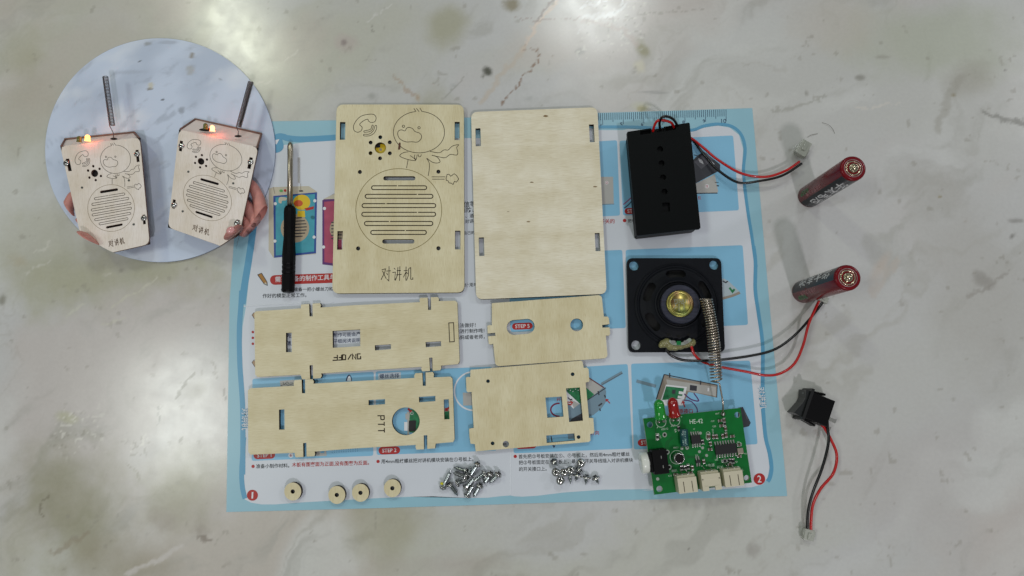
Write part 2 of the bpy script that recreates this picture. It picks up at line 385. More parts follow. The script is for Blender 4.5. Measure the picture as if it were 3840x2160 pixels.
    for a in ((T0,[(1575,0),(1530,60),(1490,110),(1450,180),(1430,225)],.14,(222,206,190),.8), (T0,[(1430,225),(1400,265),(1340,320),(1290,400),(1240,460)],.22,(200,188,172),.6),
              (T0,[(1555,0),(1510,60),(1478,105)],.07,(135,110,100),.6), (T0,[(1500,240),(1490,285),(1440,340),(1390,395),(1350,445),(1320,480)],.06,(140,112,90),.85), (T0,[(1430,215),(1500,240)],.05,(160,140,125),.6),
              (T0,[(1380,80),(1480,95),(1600,90),(1720,70),(1900,90)],.05,(165,148,140),.6), (T0,[(1700,100),(1800,110),(1880,140),(1950,200)],.2,(186,170,160),.5), (T0,[(830,350),(880,400),(935,455)],.12,(180,160,140),.6), (T0,[(1170,340),(1110,400),(1070,450)],.06,(150,150,140),.5),
              (T0,[(1900,90),(2000,60),(2160,48),(2260,40)],.05,(165,160,150),.6), (T0,[(720,120),(740,150)],.05,(120,118,108),.5),
              (MR,[(950,500),(1000,528),(1050,548),(1100,540),(1135,556)],.16,(140,140,134),.75), (MR,[(860,340),(800,420),(740,580)],.3,(168,166,156),.5), (MR,[(240,440),(170,470),(60,490),(0,505)],.1,(160,160,150),.5), (MR,[(370,485),(470,482),(580,462)],.06,(215,212,205),.8), (MR,[(1060,1240),(960,1310),(880,1350)],.1,(160,156,150),.6), (MR,[(560,1180),(520,1240),(440,1330)],.25,(200,190,180),.5),
              (ML,[(845,575),(800,615),(770,650),(750,690)],.09,(130,126,116),.75), (ML,[(700,690),(685,740),(683,800)],.05,(150,150,145),.7), (ML,[(975,650),(968,710)],.07,(130,126,120),.7), (ML,[(770,850),(778,885)],.05,(130,126,116),.8), (ML,[(915,520),(940,590)],.05,(140,136,126),.5),
              (ML,[(200,1120),(215,1100),(160,1160),(185,1195)],.08,(120,114,96),.6), (ML,[(380,1270),(250,1330),(230,1345)],.16,(150,138,118),.5), (ML,[(860,1290),(915,1290)],.12,(120,108,96),.6), (ML,[(600,1030),(560,960)],.1,(150,146,125),.5),
              (ML,[(140,60),(220,10)],.09,(208,208,196),.8), (ML,[(110,135),(220,90)],.08,(206,206,194),.7), (ML,[(290,325),(355,285)],.1,(206,206,192),.75), (ML,[(480,290),(540,250),(640,200),(680,170)],.08,(206,204,188),.8), (ML,[(440,145),(480,147)],.1,(206,204,190),.7), (ML,[(450,370),(540,340)],.06,(206,204,190),.7), (ML,[(550,1440),(660,1390),(780,1320)],.15,(208,204,198),.85,.15),
              (T0,[(820,20),(740,70),(700,100)],.07,(215,215,210),.7), (T0,[(380,235),(330,275)],.08,(212,210,200),.7), (T0,[(280,370),(200,400)],.07,(212,210,200),.6),
              (T0,[(1690,30),(1760,12),(1800,0)],.12,(232,232,230),.9), (T0,[(1700,80),(1780,72),(1850,62)],.16,(232,232,230),.9), (T0,[(1850,60),(1885,30),(1880,0)],.13,(232,232,230),.9), (T0,[(1675,150),(1690,140)],.1,(225,225,222),.8)):
        vein(*a)
    # speckle rings
    for k, x, y, r in ((ML,340,830,130), (ML,600,890,80), (T0,1860,60,220), (T0,1700,230,60)):
        p = px(*K(k, [(x, y)])[0]); d = np.hypot(X - p.x, Y - p.y) / (r / 77 / k[2]) + nz
        mixin((1 - ss(d, .5, 1)) * ss(vnoise(X * 9, Y * 9, 300), .75, .9), (140, 136, 122), .5)
        mixin((1 - ss(d, .5, 1)) * ss(vnoise(X * 8, Y * 8, 310), .75, .9), (226, 224, 215), .7)
    mixin(ss(fbm(X * 2.2, Y * 2.2, 401, 3), .78, .84), (150, 146, 134), .4)
    V = np.stack([X.ravel(), Y.ravel(), np.zeros(X.size)], 1); nx, ny = len(xs), len(ys)
    me = bpy.data.meshes.new('marble_table'); i = np.arange(nx * ny).reshape(ny, nx)
    q = np.stack([i[:-1, :-1], i[:-1, 1:], i[1:, 1:], i[1:, :-1]], -1).reshape(-1, 4)
    me.vertices.add(len(V)); me.vertices.foreach_set('co', V.ravel()); me.loops.add(q.size); me.loops.foreach_set('vertex_index', q.ravel().astype(np.int32))
    me.polygons.add(len(q)); me.polygons.foreach_set('loop_start', np.arange(0, q.size, 4, dtype=np.int32)); me.polygons.foreach_set('loop_total', np.full(len(q), 4, dtype=np.int32)); me.update()
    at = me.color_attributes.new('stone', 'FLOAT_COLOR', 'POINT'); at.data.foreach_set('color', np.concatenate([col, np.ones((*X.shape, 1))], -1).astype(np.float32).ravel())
    m = bpy.data.materials.new('polished_marble'); m.use_nodes = True; t = m.node_tree; b = t.nodes['Principled BSDF']
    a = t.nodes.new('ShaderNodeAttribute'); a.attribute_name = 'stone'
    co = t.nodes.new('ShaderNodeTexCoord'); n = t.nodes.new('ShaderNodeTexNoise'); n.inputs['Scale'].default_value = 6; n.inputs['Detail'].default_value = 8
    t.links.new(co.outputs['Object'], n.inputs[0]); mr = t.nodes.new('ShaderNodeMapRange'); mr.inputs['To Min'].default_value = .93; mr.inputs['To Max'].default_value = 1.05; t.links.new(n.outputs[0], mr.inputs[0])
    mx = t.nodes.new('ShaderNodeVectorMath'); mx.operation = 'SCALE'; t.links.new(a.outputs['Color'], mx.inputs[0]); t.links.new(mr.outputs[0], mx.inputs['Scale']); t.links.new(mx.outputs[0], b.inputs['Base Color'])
    n2 = t.nodes.new('ShaderNodeTexNoise'); n2.inputs['Scale'].default_value = 1.2; n2.inputs['Detail'].default_value = 5; t.links.new(co.outputs['Object'], n2.inputs[0])
    mr2 = t.nodes.new('ShaderNodeMapRange'); mr2.inputs['From Min'].default_value = .35; mr2.inputs['From Max'].default_value = .7; mr2.inputs['To Min'].default_value = .17; mr2.inputs['To Max'].default_value = .22; t.links.new(n2.outputs[0], mr2.inputs[0]); t.links.new(mr2.outputs[0], b.inputs['Roughness'])
    bp = t.nodes.new('ShaderNodeBump'); bp.inputs['Strength'].default_value = .04; bp.inputs['Distance'].default_value = .01; t.links.new(n.outputs[0], bp.inputs['Height']); t.links.new(bp.outputs[0], b.inputs['Normal'])
    b.inputs['Specular IOR Level'].default_value = .5
    o = bpy.data.objects.new('marble_table', me); C.objects.link(o); me.materials.append(m); tag(o, kind='structure')
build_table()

# ================================================================== instruction sheet
ZS = .03; _pz = [ZS]
def lay(i): return ZS + .004 * i
PAPER = mat('glossy_paper_blue_border', (150, 196, 212), .32, noise=.03, nscale=.6)
INW = mat('paper_white', (214, 220, 228), .32, noise=.02, nscale=.5)
MIDB = mat('print_mid_blue', (92, 160, 196), .34)
BOXB = mat('print_step_blue', (134, 192, 224), .34, noise=.05, nscale=.4)
PRED = mat('print_red', (176, 32, 28), .4); PINK = mat('print_ink', (30, 36, 42), .5); PNAVY = mat('print_navy_ink', (30, 50, 90), .5); PWH = mat('print_white', (225, 228, 232), .4)
PGREY = mat('print_card_grey', (178, 178, 174), .4); PBRN = mat('print_wood_brown', (150, 140, 128), .4); PDK = mat('print_dark_grey', (52, 54, 62), .4); PGRN = mat('print_board_green', (30, 120, 74), .4, noise=.3, nscale=6); PSTL = mat('print_steel_blue_grey', (120, 146, 162), .4)
sheet_out = [(896,457),(1300,450.5),(1800,440),(2241,423.5),(2560,414),(2821,405.5),(2880,1080),(2952,1860),(2400,1874),(1915,1890),(1400,1906),(849,1920),(861,1128),(879,880)]
sheet = board('instruction_sheet', [sheet_out], .004, ZS, PAPER, edge=PAPER)
tag(sheet, 'pale blue bordered instruction sheet with Chinese text and step pictures, lying under the parts', 'instruction sheet')
left_in = K(K2, [(152,1449),(172,1250),(200,1050),(228,900),(255,700),(300,480),(400,370),(560,350),(757,338),(1000,335),(1400,330),(1640,322),(1700,322)]) + [(1915,520),(1915,1858)] + K(B2, [(850,668),(700,686),(500,690),(0,668)]) + K(B1, [(2400,655),(2100,660),(1800,672),(1300,700),(900,722),(600,745),(450,745),(330,725),(262,690),(240,560),(235,300),(262,0)]) + K(K7, [(205,1300),(195,1000),(172,600),(185,300)])
right_in = [(1915,520),(2200,478)] + K(K3, [(990,268),(1150,268)]) + K(K4, [(240,280),(600,300),(800,300),(880,270),(1000,252),(1100,268),(1180,330),(1215,450),(1205,620),(1215,800),(1255,1000),(1295,1200),(1310,1449)]) + K(K5, [(1500,220),(1490,480),(1515,700),(1555,1000),(1560,1443)]) + K(K6, [(1155,180),(1165,360),(1185,560),(1215,680),(1228,780),(1215,850),(1180,900),(1100,922),(850,938),(600,940),(300,945)]) + K(B2, [(2576,588),(2000,595),(1550,628),(1250,665),(1080,675),(1000,670),(905,652)])
flat('page_area', [left_in], lay(1), INW, sheet); flat('page_area', [right_in], lay(1) + .0012, INW, sheet)
for pts, w in ((K(K2, [(757,318),(640,326),(520,330),(430,322),(400,312),(350,318)]), .30), (K(K2, [(205,870),(190,1000),(168,1150),(140,1320),(122,1449)]), .33), (K(K7, [(178,20),(172,140),(160,330),(165,600),(185,900),(188,1200),(186,1449)]), .24), (K(B1, [(250,0),(235,200),(225,400),(235,560),(262,680)]), .22),
               (K(K4, [(-60,262),(100,262),(240,262),(400,268),(600,280),(780,290),(880,255),(1000,238),(1120,258),(1200,330),(1232,450),(1218,620),(1232,800),(1258,1000),(1290,1200),(1325,1449)]), .15), (K(K5, [(1484,60),(1502,220),(1500,480),(1530,700),(1570,1000),(1572,1300),(1572,1443)]), .17), (K(K6, [(1180,-40),(1178,200),(1182,360),(1200,560),(1230,680),(1243,780),(1232,850),(1215,880)]), .17)):
    _pz[0] += .0009; strokes('border_stroke', [(pts, False, True)], w, _pz[0] + .008, MIDB, sheet)
flat('title_swirl', [smooth(K(K2, [(345,300),(400,292),(395,330),(405,380),(385,412),(345,418),(330,360)]), True)], lay(3), MIDB, sheet)
strokes('title_swirl', [(K(K2, [(342,345),(362,340),(350,362)]), False, False)], .12, lay(4), PWH, sheet)
boxes = {'H': K(K7, [(262,705),(1204,650),(1200,1302),(256,1342)]), 'G': K(K7, [(1218,648),(2120,610),(2160,1262),(1226,1296)]), 'E': [(1926,1392),(2354,1365),(2372,1682),(1926,1700)], 'F': K(K5, [(300,1195),(1450,1165)]) + K(K6, [(1142,610),(245,648)]),
         'A': [(1900,552)] + K(K4, [(145,375),(170,1015)]) + [(1912,826)], 'B': K(K4, [(165,380),(1130,335),(1180,970),(195,1015)]), 'C': [(1905,955)] + K(K5, [(215,95),(250,850)]) + [(1915,1245)], 'D': K(K5, [(247,95),(1378,50),(1430,820),(275,870)])}
for n_, (k_, b_) in enumerate(boxes.items()): flat('step_panel', [rnd(b_, 9)], lay(2) + .0005 * n_, BOXB, sheet)
def badge(k, x, y, w, h, s, ang=-2.5, tz=3):
    c = K(k, [(x, y)])[0]; w /= k[2]; h /= k[2]; a = math.radians(ang); dx, dy = math.cos(a) * (w - h) / 2, math.sin(a) * (w - h) / 2
    f = flat('step_badge', [stad(c[0] - dx, c[1] - dy, c[0] + dx, c[1] + dy, h / 2)], lay(tz), PRED, sheet)
    m = .62 if w > 2 * h else .5
    if s: text('badge_text', s, (c[0] - dx * 1.02, c[1] - dy * 1.02), (c[0] + dx * 1.02, c[1] + dy * 1.02), lay(tz + 1), PWH, f, bold=.012)
badge(B1, 477, 198, 240, 84, 'STEP 1'); badge(B1, 1865, 145, 240, 86, 'STEP 2'); badge(A7, 1025, 528, 332, 106, 'STEP 5'); badge(B2, 1130, 88, 240, 84, 'STEP 3'); badge(K6, 352, 597, 158, 50, 'STEP 4'); badge(K4, 292, 975, 168, 52, 'STEP 6')
def para(s, k, A, B, m=PINK, bold=.008, z=3, **kw): return text('caption', s, A, B, lay(z), m, sheet, k=k, bold=bold, **kw)
def bullet(k, x, y, r, m=PRED): flat('bullet', [circ(*K(k, [(x, y)])[0], r / k[2], n=20)], lay(3), m, sheet)
bullet(B1, 352, 323, 18); para('准备小制作材料。', B1, (386,322), (755,312)); para('木板有图案面为正面,没有图案为反面。', B1, (783,306), (1640,282), PRED, .012)
bullet(B1, 1740, 268, 18); para('用4mm粗纹螺丝把对讲机模块安装在①号板上。', B1, (1775,268), (2798,240))
bullet(B2, 1007, 217, 19); para('首先把②号板安装在①、④号板上，然后用4mm粗纹螺丝', B2, (1045,220), (2305,190)); para('把②号板固定在④号板上，最后把开关导线插入对讲机模块', B2, (1047,288), (2345,258)); para('的开关接口上。', B2, (1050,362), (1365,356))
for x, y in ((265,342),(265,387),(265,433)): bullet(K7, x, y, 10)
para('制作可能会产生误', K7, (890,366), (1172,352), PNAVY); para('仔细阅读说明书', K7, (888,414), (1136,402), PNAVY); para('先用工', K7, (525,372), (640,368), PNAVY); para('请用手', K7, (525,430), (640,426), PNAVY); para('误差无法做好！', K8, (-20,294), (214,287)); para('才能进行制作哦！', K8, (22,338), (282,330)); para('爸妈妈或者老师，', K8, (22,386), (284,378))
para('通信等，', K3, (28,775), (170,768)); para('消防、', K3, (48,812), (138,808)); para('店、酒店', K3, (50,852), (168,848)); para('用对讲机', K3, (48,889), (168,884)); para('做自己的', K3, (40,968), (145,963)); para('要使用电', K3, (48,1322), (168,1316))
para('装开关的', K3, (960,888), (1095,886), PRED, .012); bullet(K3, 1163, 882, 12); para('把电池盒', K3, (1186,884), (1290,880))
para('反', K4, (830,865), (860,864), PRED, .012); para('方向', K8, (1106,1126), (1172,1123), PRED, .012); para('电源接口', K6, (535,372), (672,370), PRED, .012); para('开关', K8, (843,866), (905,862), PRED, .012)
flat('label_box', [rnd(K(K7, [(1237,662),(1413,650),(1416,700),(1240,712)]), 4)], lay(3), mat('print_label_grey', (188, 200, 210), .4), sheet); para('螺丝选择', K7, (1248,686), (1402,680), PNAVY, .01, z=4)
fb = flat('banner', [stad(*K(K2, [(345,1286)])[0], *K(K2, [(760,1272)])[0], 18)], lay(3), PRED, sheet)
text('banner_text', '需要准备的制作工具与材料', K(K2, [(348,1282)])[0], K(K2, [(840,1262)])[0], lay(4), PWH, fb, bold=.01)
para('你需要准备一把小螺丝刀和两节', K2, (385,1352), (800,1345)); para('作好的模型正常工作。', K2, (262,1394), (560,1388))
for k, x, y, r in ((B1,345,643,61), (K6,1155,862,42)):
    f = flat('page_badge', [circ(*K(k, [(x, y)])[0], r / k[2], n=36)], lay(3), PRED, sheet)
    s = '1' if k is B1 else '2'; w = r * (.15 if s == '1' else .33); text('page_number', s, K(k, [(x - w, y)])[0], K(k, [(x + w, y)])[0], lay(4), PWH, f, bold=.01, height=1.1 * r / k[2] / 78)
for A, B in ((K(K7, [(205,932),(205,1102)])), (K(K6, [(1168,196),(1186,352)]))):
    text('spine_title', '对讲机', A, B, lay(4), mat('print_spine_blue', (80, 150, 185), .4), sheet, bold=.045); text('spine_title', '对讲机', A, B, lay(5), PWH, sheet, bold=.008)
# ruler
rl = []
r0, r1 = Vector((2259.7, 0)), Vector((2722.7, 0))
def top_y(x): return 405.5 + (2821 - x) * (423.5 - 405.5) / (2821 - 2241)
for i in range(-4, 61):
    x = 2259.7 + i * 7.7167; L_ = 24 if i % 10 and i % 5 else (34 if i % 10 else 44)
    y = top_y(x) + 1.5; rl.append(([(x, y), (x + .5, y + L_ + (2 if i % 5 else 0))], False, False))
strokes('ruler_ticks', rl, .022, lay(3), PNAVY, sheet)
for n_, (x, y) in zip(range(4, 11), ((2253,471),(2330,466),(2408,466),(2486,462),(2563,458),(2640,454),(2714,454))):
    w = 4 if n_ < 10 else 9; text('ruler_number', str(n_), (x - w, y), (x + w, y - .5), lay(3), PNAVY, sheet)
# printed pictures
_pic = [0]
def pic(name, polys):
    root = None; _pic[0] += .00029
    for i, (k, pts, m, kind) in enumerate(polys):
        z = lay(3) + .0011 * i + _pic[0]
        if kind == 'f': me = fill_mesh([W2(K(k, pts), z)], z, z)
        elif kind == 's': me = fill_mesh([W2(smooth(K(k, pts), True), z)], z, z)
        else: me = ribbons([(W2(smooth(K(k, pts), False) if kind[0] == 'c' else K(k, pts), z), False)], float(kind[1:]), z)
        if root is None: root = link(name, me, m, sheet)
        else: link('picture_detail', me, m, root)
    return root
TEAL = mat('print_teal', (64, 158, 176), .4, noise=.12, nscale=2); DBL = mat('print_deep_blue', (38, 76, 150), .4); YEL = mat('print_yellow', (222, 190, 30), .4); MAG = mat('print_magenta', (172, 70, 100), .4, noise=.12, nscale=2); PUR = mat('print_purple', (92, 40, 110), .4); TAN = mat('print_tan', (176, 160, 134), .4); PPNK = mat('print_wire_pink', (150, 60, 120), .4); PCRM = mat('print_cream', (198, 192, 172), .4)
pic('printed_radio', [(K2, [(305,665),(335,655),(575,648),(630,685),(625,1110),(335,1135),(303,1085)], PCRM, 'f'), (K2, [(335,715),(632,690),(625,1105),(340,1135)], DBL, 'f'), (K2, [(350,725),(618,702),(612,1092),(352,1120)], TEAL, 'f'), (K2, circ(482,935,97,97,30), TAN, 'f'),
    (K2, circ(528,758,58,52,24), YEL, 'f'), (K2, [(500,815),(548,815),(552,860),(498,855)], YEL, 'f'), (K2, circ(505,765,30,22,16), mat('print_orange', (200, 84, 40), .4), 's'), (K2, [(545,800),(590,790),(612,785),(608,805),(560,815)], PRED, 'f'), (K2, [(372,735),(385,722),(425,728),(420,745),(395,748),(390,765),(372,760)], PCRM, 's'), (K2, [(335,655),(345,700)], PBRN, 'l.03')]
    + [(K2, [(482 - math.sqrt(max(1, 80 ** 2 - (y - 935) ** 2)), y), (482 + math.sqrt(max(1, 80 ** 2 - (y - 935) ** 2)), y - 8)], PDK, 'l.05') for y in range(870, 1010, 21)] + [(K2, circ(x, y, 11, 11, 14), PWH, 'f') for x, y in ((348,768),(617,748),(346,1022),(612,995))]
    + [(K2, circ(388,680,12,9,12), mat('print_led_green', (90, 170, 90), .4), 'f'), (K2, circ(415,678,9,9,12), PRED, 'f'), (K2, circ(523,681,15,5,14), PDK, 'f'), (K2, [(520,630),(520,680)], PBRN, 'l.02')] + [(K2, [(500, 455 + i * 7), (517, 457 + i * 7)], PBRN, 'l.02') for i in range(25)] + [(K2, circ(600,860,12,10,10), mat('print_dark_teal', (30, 110, 120), .4), 's')])
pic('printed_radio', [(K2, [(668,745),(745,700),(790,700),(790,1195),(668,1180)], PUR, 'f'), (K2, [(680,755),(800,745),(800,1180),(682,1165)], MAG, 'f'), (K2, [(672,738),(745,702),(790,702),(790,735)], PCRM, 'f'), (K2, circ(790,940,72,72,26), TAN, 'f'), (K2, circ(682,800,11,11,14), PWH, 'f'), (K2, circ(676,1062,11,11,14), PWH, 'f')] + [(K2, [(728,y),(800,y-4)], PDK, 'l.05') for y in range(895,1010,22)])
pic('printed_pencil', [(K2, [(228,1250),(255,1240),(292,1300),(294,1322),(272,1312)], mat('print_pencil_ochre', (168, 120, 50), .4), 'f'), (K2, [(284,1300),(294,1322),(272,1312)], PCRM, 'f'), (K2, [(228,1250),(272,1312),(294,1322),(292,1300),(255,1240),(228,1250)], PDK, 'l.03')])
for y in (210, 578): pic('printed_pencil', [(K7, [(258,y),(272,y-18),(300,y+5),(290,y+45),(280,y+30)], mat('print_pencil_pale', (178, 150, 120), .4), 'f'), (K7, [(300,y-22),(272,y-18),(258,y),(282,y+36)], PDK, 'l.02')])
pic('printed_card', [(K3, [(990,585),(1085,585),(1090,768),(1012,772)], PGREY, 'f'), (K3, circ(1043,625,12,12,16), PWH, 'f'), (K3, [(1010,773),(1092,770)], PSTL, 'l.04')]); para('②', K3, (1034,625), (1052,625), PRED, z=5)
pic('printed_card', [(K4, [(800,750),(975,665),(1003,810),(990,826),(820,826)], PGREY, 'f'), (K4, [(820,826),(998,824)], PDK, 'l.05'), (K4, circ(908,766,17,17,18), PWH, 'f'), (K4, [(975,734),(1006,734)], PDK, 'l.03'), (K4, [(990,760),(1010,764)], PDK, 'l.06')]); para('③', K4, (897,766), (919,766), PRED, z=6)
pic('printed_holder', [(K4, [(770,560),(830,505),(880,470),(1020,580),(1020,630),(820,738),(770,740)], PDK, 'f'), (K4, [(800,560),(900,480),(960,540),(860,620)], mat('print_shade_grey', (84, 84, 92), .4), 'f')] + [(K4, [(835 + i * 7, 530 + i * 3), (850 + i * 7, 565 + i * 3)], PWH, 'l.02') for i in range(5)] + [(K4, [(945,555),(972,580)], PWH, 'l.03'), (K4, [(800,500),(840,512),(820,540)], PDK, 'l.04')])
pic('printed_wire', [(K4, [(198,922),(235,890),(290,840)], PPNK, 'c.05'), (K4, [(205,952),(250,915),(300,850)], PNAVY, 'c.05')])
pic('printed_card', [(K5, [(1150,380),(1195,372),(1240,395),(1350,500),(1350,512),(1270,535),(1150,568)], mat('print_pale_grey', (172, 188, 196), .4), 'f'), (K5, [(1180,566),(1275,540),(1352,508)], PBRN, 'l.12'), (K5, [(1250,460),(1280,500),(1300,475)], PGRN, 'l.1'), (K5, [(1185,395),(1215,412),(1235,398)], PDK, 'l.06')])
pic('printed_case', [(K8, [(1040,660),(1100,697),(1218,772),(1228,805),(1222,890),(1190,935),(1130,985),(1090,1000),(900,1100),(900,700)], PSTL, 'f'), (K8, [(1060,690),(1100,705),(1200,775),(1140,825),(1060,870)], PGREY, 'f'), (K8, [(1060,760),(1075,775),(1135,825),(1085,870),(1040,860)], PGRN, 'f'), (K8, [(1098,700),(1212,775)], mat('print_maroon', (110, 60, 66), .4), 'l.05'), (K8, [(1080,872),(1225,775)], PDK, 'l.04'), (K8, [(1168,915),(1196,895)], PDK, 'l.07'), (K8, [(1165,800),(1172,830)], PDK, 'l.06'), (K8, [(1215,830),(1222,850)], PDK, 'l.06'), (K8, [(1178,935),(1182,955)], PDK, 'l.05'),
    (K8, [(1190,748),(1352,655)], PSTL, 'l.13'), (K8, [(1192,752),(1354,660)], PDK, 'l.02'), (K8, [(1258,895),(1228,866)], PRED, 'l.04'), (K8, [(1228,882),(1226,864),(1246,868)], PRED, 'l.04')])
pic('printed_circuit', [(K8, [(915,775),(1025,770),(1045,930),(950,870)], PGRN, 'f'), (K8, [(915,800),(960,840),(1030,905),(985,950),(920,880)], PWH, 'f'), (K8, [(940,855),(985,950),(1040,930),(1020,900)], PGREY, 'f'), (K8, [(930,970),(1045,880),(1048,940),(945,1035)], PSTL, 'f'), (K8, [(960,1015),(1050,965),(1050,1040),(945,1040)], PDK, 'f'), (K8, [(925,885),(965,888)], PRED, 'l.05'), (K8, [(950,876),(968,890),(952,902)], PRED, 'l.04'), (K8, [(925,900),(960,908)], PRED, 'l.05'), (K8, [(930,850),(950,868),(965,862)], PDK, 'l.05')] + [(K8, circ(930 + 20 * i, 785 + 9 * (i % 3), 4, 4, 8), PWH, 'f') for i in range(5)])
pic('printed_wire', [(K8, circ(860,945,62,50,30)[7:24], mat('print_wire_maroon', (120, 20, 60), .4), 'c.07')]); pic('printed_wire', [(K8, [(800,1150),(808,1195)], PDK, 'l.05'), (K8, [(930,1148),(985,1140)], PSTL, 'l.3'), (K8, [(812,1215),(822,1235),(830,1222)], PNAVY, 'l.05')])
strokes('dotted_ring', [(K(K8, circ(200,800,150,150,60)), True, False)], .07, lay(4), PWH, sheet)
pic('printed_card', [(K8, [(115,812),(200,812),(200,912),(118,912)], PGREY, 'f')])
pic('printed_case', [(K6, [(408,285),(465,105),(520,125),(850,182),(846,272),(700,240),(640,232),(600,330),(470,330)], PBRN, 'f'), (K6, [(480,140),(840,195),(840,262),(640,225),(490,190)], PGREY, 'f'), (K6, [(478,178),(630,195),(600,330),(470,330),(440,290)], PWH, 'f'), (K6, [(480,190),(610,205),(590,280),(450,290)], PGRN, 'f'), (K6, [(652,180),(703,188),(700,225),(650,220)], PDK, 'f'), (K6, [(780,200),(792,202),(790,228),(778,226)], PWH, 'f'), (K6, [(465,105),(850,182)], PDK, 'l.04'), (K6, [(850,182),(846,272)], PDK, 'l.03'), (K6, [(408,285),(465,105)], PDK, 'l.05'), (K6, [(265,152),(405,190)], PSTL, 'l.14'), (K6, [(610,245),(660,285),(715,295),(680,240)], PUR, 'c.05'), (K6, [(600,290),(660,300),(700,345),(706,380)], PUR, 'c.04'), (K6, [(615,340),(600,300)], PRED, 'l.05'), (K6, [(592,318),(600,298),(614,312)], PRED, 'l.04'), (K6, [(505,95),(505,128)], PDK, 'l.05'), (K6, [(730,150),(728,180)], PDK, 'l.05'),
    (K6, [(572,225),(610,232),(606,250),(570,246)], PWH, 'f'), (K6, [(565,258),(600,262),(597,280),(562,276)], PWH, 'f'), (K6, [(525,215),(548,217),(545,245),(522,243)], PDK, 'f')])
pic('printed_holder', [(K6, [(1000,345),(1035,340),(1092,455),(1080,480),(1030,492),(1000,470)], PDK, 'f'), (K6, [(1045,365),(1068,430)], mat('print_shade_grey', (84, 84, 92), .4), 'l.04')])
pic('printed_circuit', [(K7, [(1480,940),(1570,950),(1570,1130),(1480,1120)], PGRN, 'f'), (K7, [(1462,962),(1482,962),(1478,1140),(1465,1140)], PGREY, 'f'), (K7, [(1450,975),(1484,975),(1480,1020),(1450,1020)], PGREY, 'f'), (K7, [(1440,1040),(1465,1040),(1465,1108),(1440,1108)], PWH, 'f'), (K7, [(1476,1028),(1532,1028),(1530,1112),(1474,1112)], mat('print_black', (20, 20, 24), .4), 'f'), (K7, [(1470,935),(1495,965)], PRED, 'l.1'), (K7, [(1482,962),(1497,966),(1497,948)], PRED, 'l.05'), (K7, circ(1500,972,12,12,16), PWH, 'f'), (K7, circ(1500,972,9,9,16), PGRN, 'f')])
pic('printed_circuit', [(K7, [(1740,955),(1800,950),(1800,1025),(1740,1025)], PGRN, 'f'), (K7, [(1740,930),(1800,930),(1800,955),(1740,960)], PGREY, 'f'), (K7, [(1788,928),(1764,948)], PRED, 'l.08'), (K7, [(1764,932),(1762,950),(1782,950)], PRED, 'l.06')])
pic('printed_card', [(K7, [(755,1270),(835,1265),(838,1303),(757,1305)], PGREY, 'f'), (K7, [(790,1275),(820,1273)], MIDB, 'l.08')]); pic('printed_card', [(K7, [(475,720),(585,712),(585,760),(480,768)], PGREY, 'f'), (K7, [(480,760),(520,745),(540,755),(580,740)], PDK, 'c.02'), (K7, [(500,730),(510,750),(530,728),(545,745)], PDK, 'c.02')])
pic('printed_pliers', [(K7, [(990,720),(1005,680),(1015,676),(1030,720)], PWH, 'f'), (K7, [(990,722),(1000,690),(1015,675)], PNAVY, 'c.06'), (K7, [(1015,675),(1030,695),(1030,722)], PNAVY, 'c.03')])
for x, y in ((560,1298),): flat('bullet', [circ(*K(K7, [(x, y)])[0], 20 / K7[2], n=24)], lay(3), PWH, sheet); para('6', K7, (553,1298), (567,1298), PRED, z=4)
strokes('dotted_rule', [(K(K7, [(880 + i * 18, 1256 - i), (881 + i * 18, 1264 - i)]), False, False) for i in range(12)] + [(K(K7, [(880 + i * 18, 1272 - i), (881 + i * 18, 1280 - i)]), False, False) for i in range(12)], .035, lay(4), MIDB, sheet)
pic('printed_card', [(K2, [(985,370),(1100,360),(1105,440),(990,445)], YEL, 'f'), (K2, [(1030,365),(1060,362),(1062,385),(1035,388)], PDK, 'f'), (K2, [(1055,392),(1072,392),(1072,408),(1055,408)], PBRN, 'f')])
# fold creases (shallow ridges in the paper)
def crease(P, w=.05, h=.012):
    V, F = [], []
    for i, p in enumerate(P):
        q = px(*p, ZS); d = (px(*P[min(i + 1, len(P) - 1)], ZS) - px(*P[max(i - 1, 0)], ZS)).normalized(); n_ = Vector((-d.y, d.x, 0)) * w
        V += [tuple(q + n_ + Vector((0, 0, .0085))), tuple(q + Vector((0, 0, .0085 + h))), tuple(q - n_ + Vector((0, 0, .0085)))]
        if i: b = 3 * i; F += [(b - 3, b, b + 1, b - 2), (b - 2, b + 1, b + 2, b - 1)]
    me = bpy.data.meshes.new('crease'); me.from_pydata(V, [], F); return link('fold_crease', me, INW, sheet)
crease([(1915, 1700), (1915, 1780), (1915, 1856)], .035, .008); crease([(915, 1149), (1000, 1143), (1100, 1139), (1250, 1134)], .03, .008)

# ================================================================== laser-cut plywood
ZT = .30; ZB = .08      # board top and underside above the marble (sheet and print lie below)
front_outline = K(A1, [(85,45),(1905,47)]) + K(A2, [(1912,1360),(22,1375)])
def rect(k, p): return K(k, p)
fp_slots = [K(A1, [(133,295),(212,297),(206,549),(130,549)]), K(A1, [(1773,294),(1845,294),(1845,554),(1773,554)]), K(A2, [(97,483),(176,483),(167,749),(90,749)]), K(A2, [(1778,477),(1856,477),(1856,745),(1778,745)])]
fp_mic = [K(A1, circ(710,666,82,80,32))] + [K(A1, circ(x, y, 28, 28, 18)) for x, y in ((710,513),(572,589),(845,586),(570,741),(846,743),(706,815))]
fp_screw = [K(A1, circ(418,1010,29,29,18)), K(A1, circ(1541,1006,29,29,18)), K(A2, circ(393,731,30,30,18)), K(A2, circ(1541,729,30,30,18))]
fp_vent = [K(A1, stad(783,1101,1182,1101,30)), K(A2, stad(768,631,1167,630,31))]
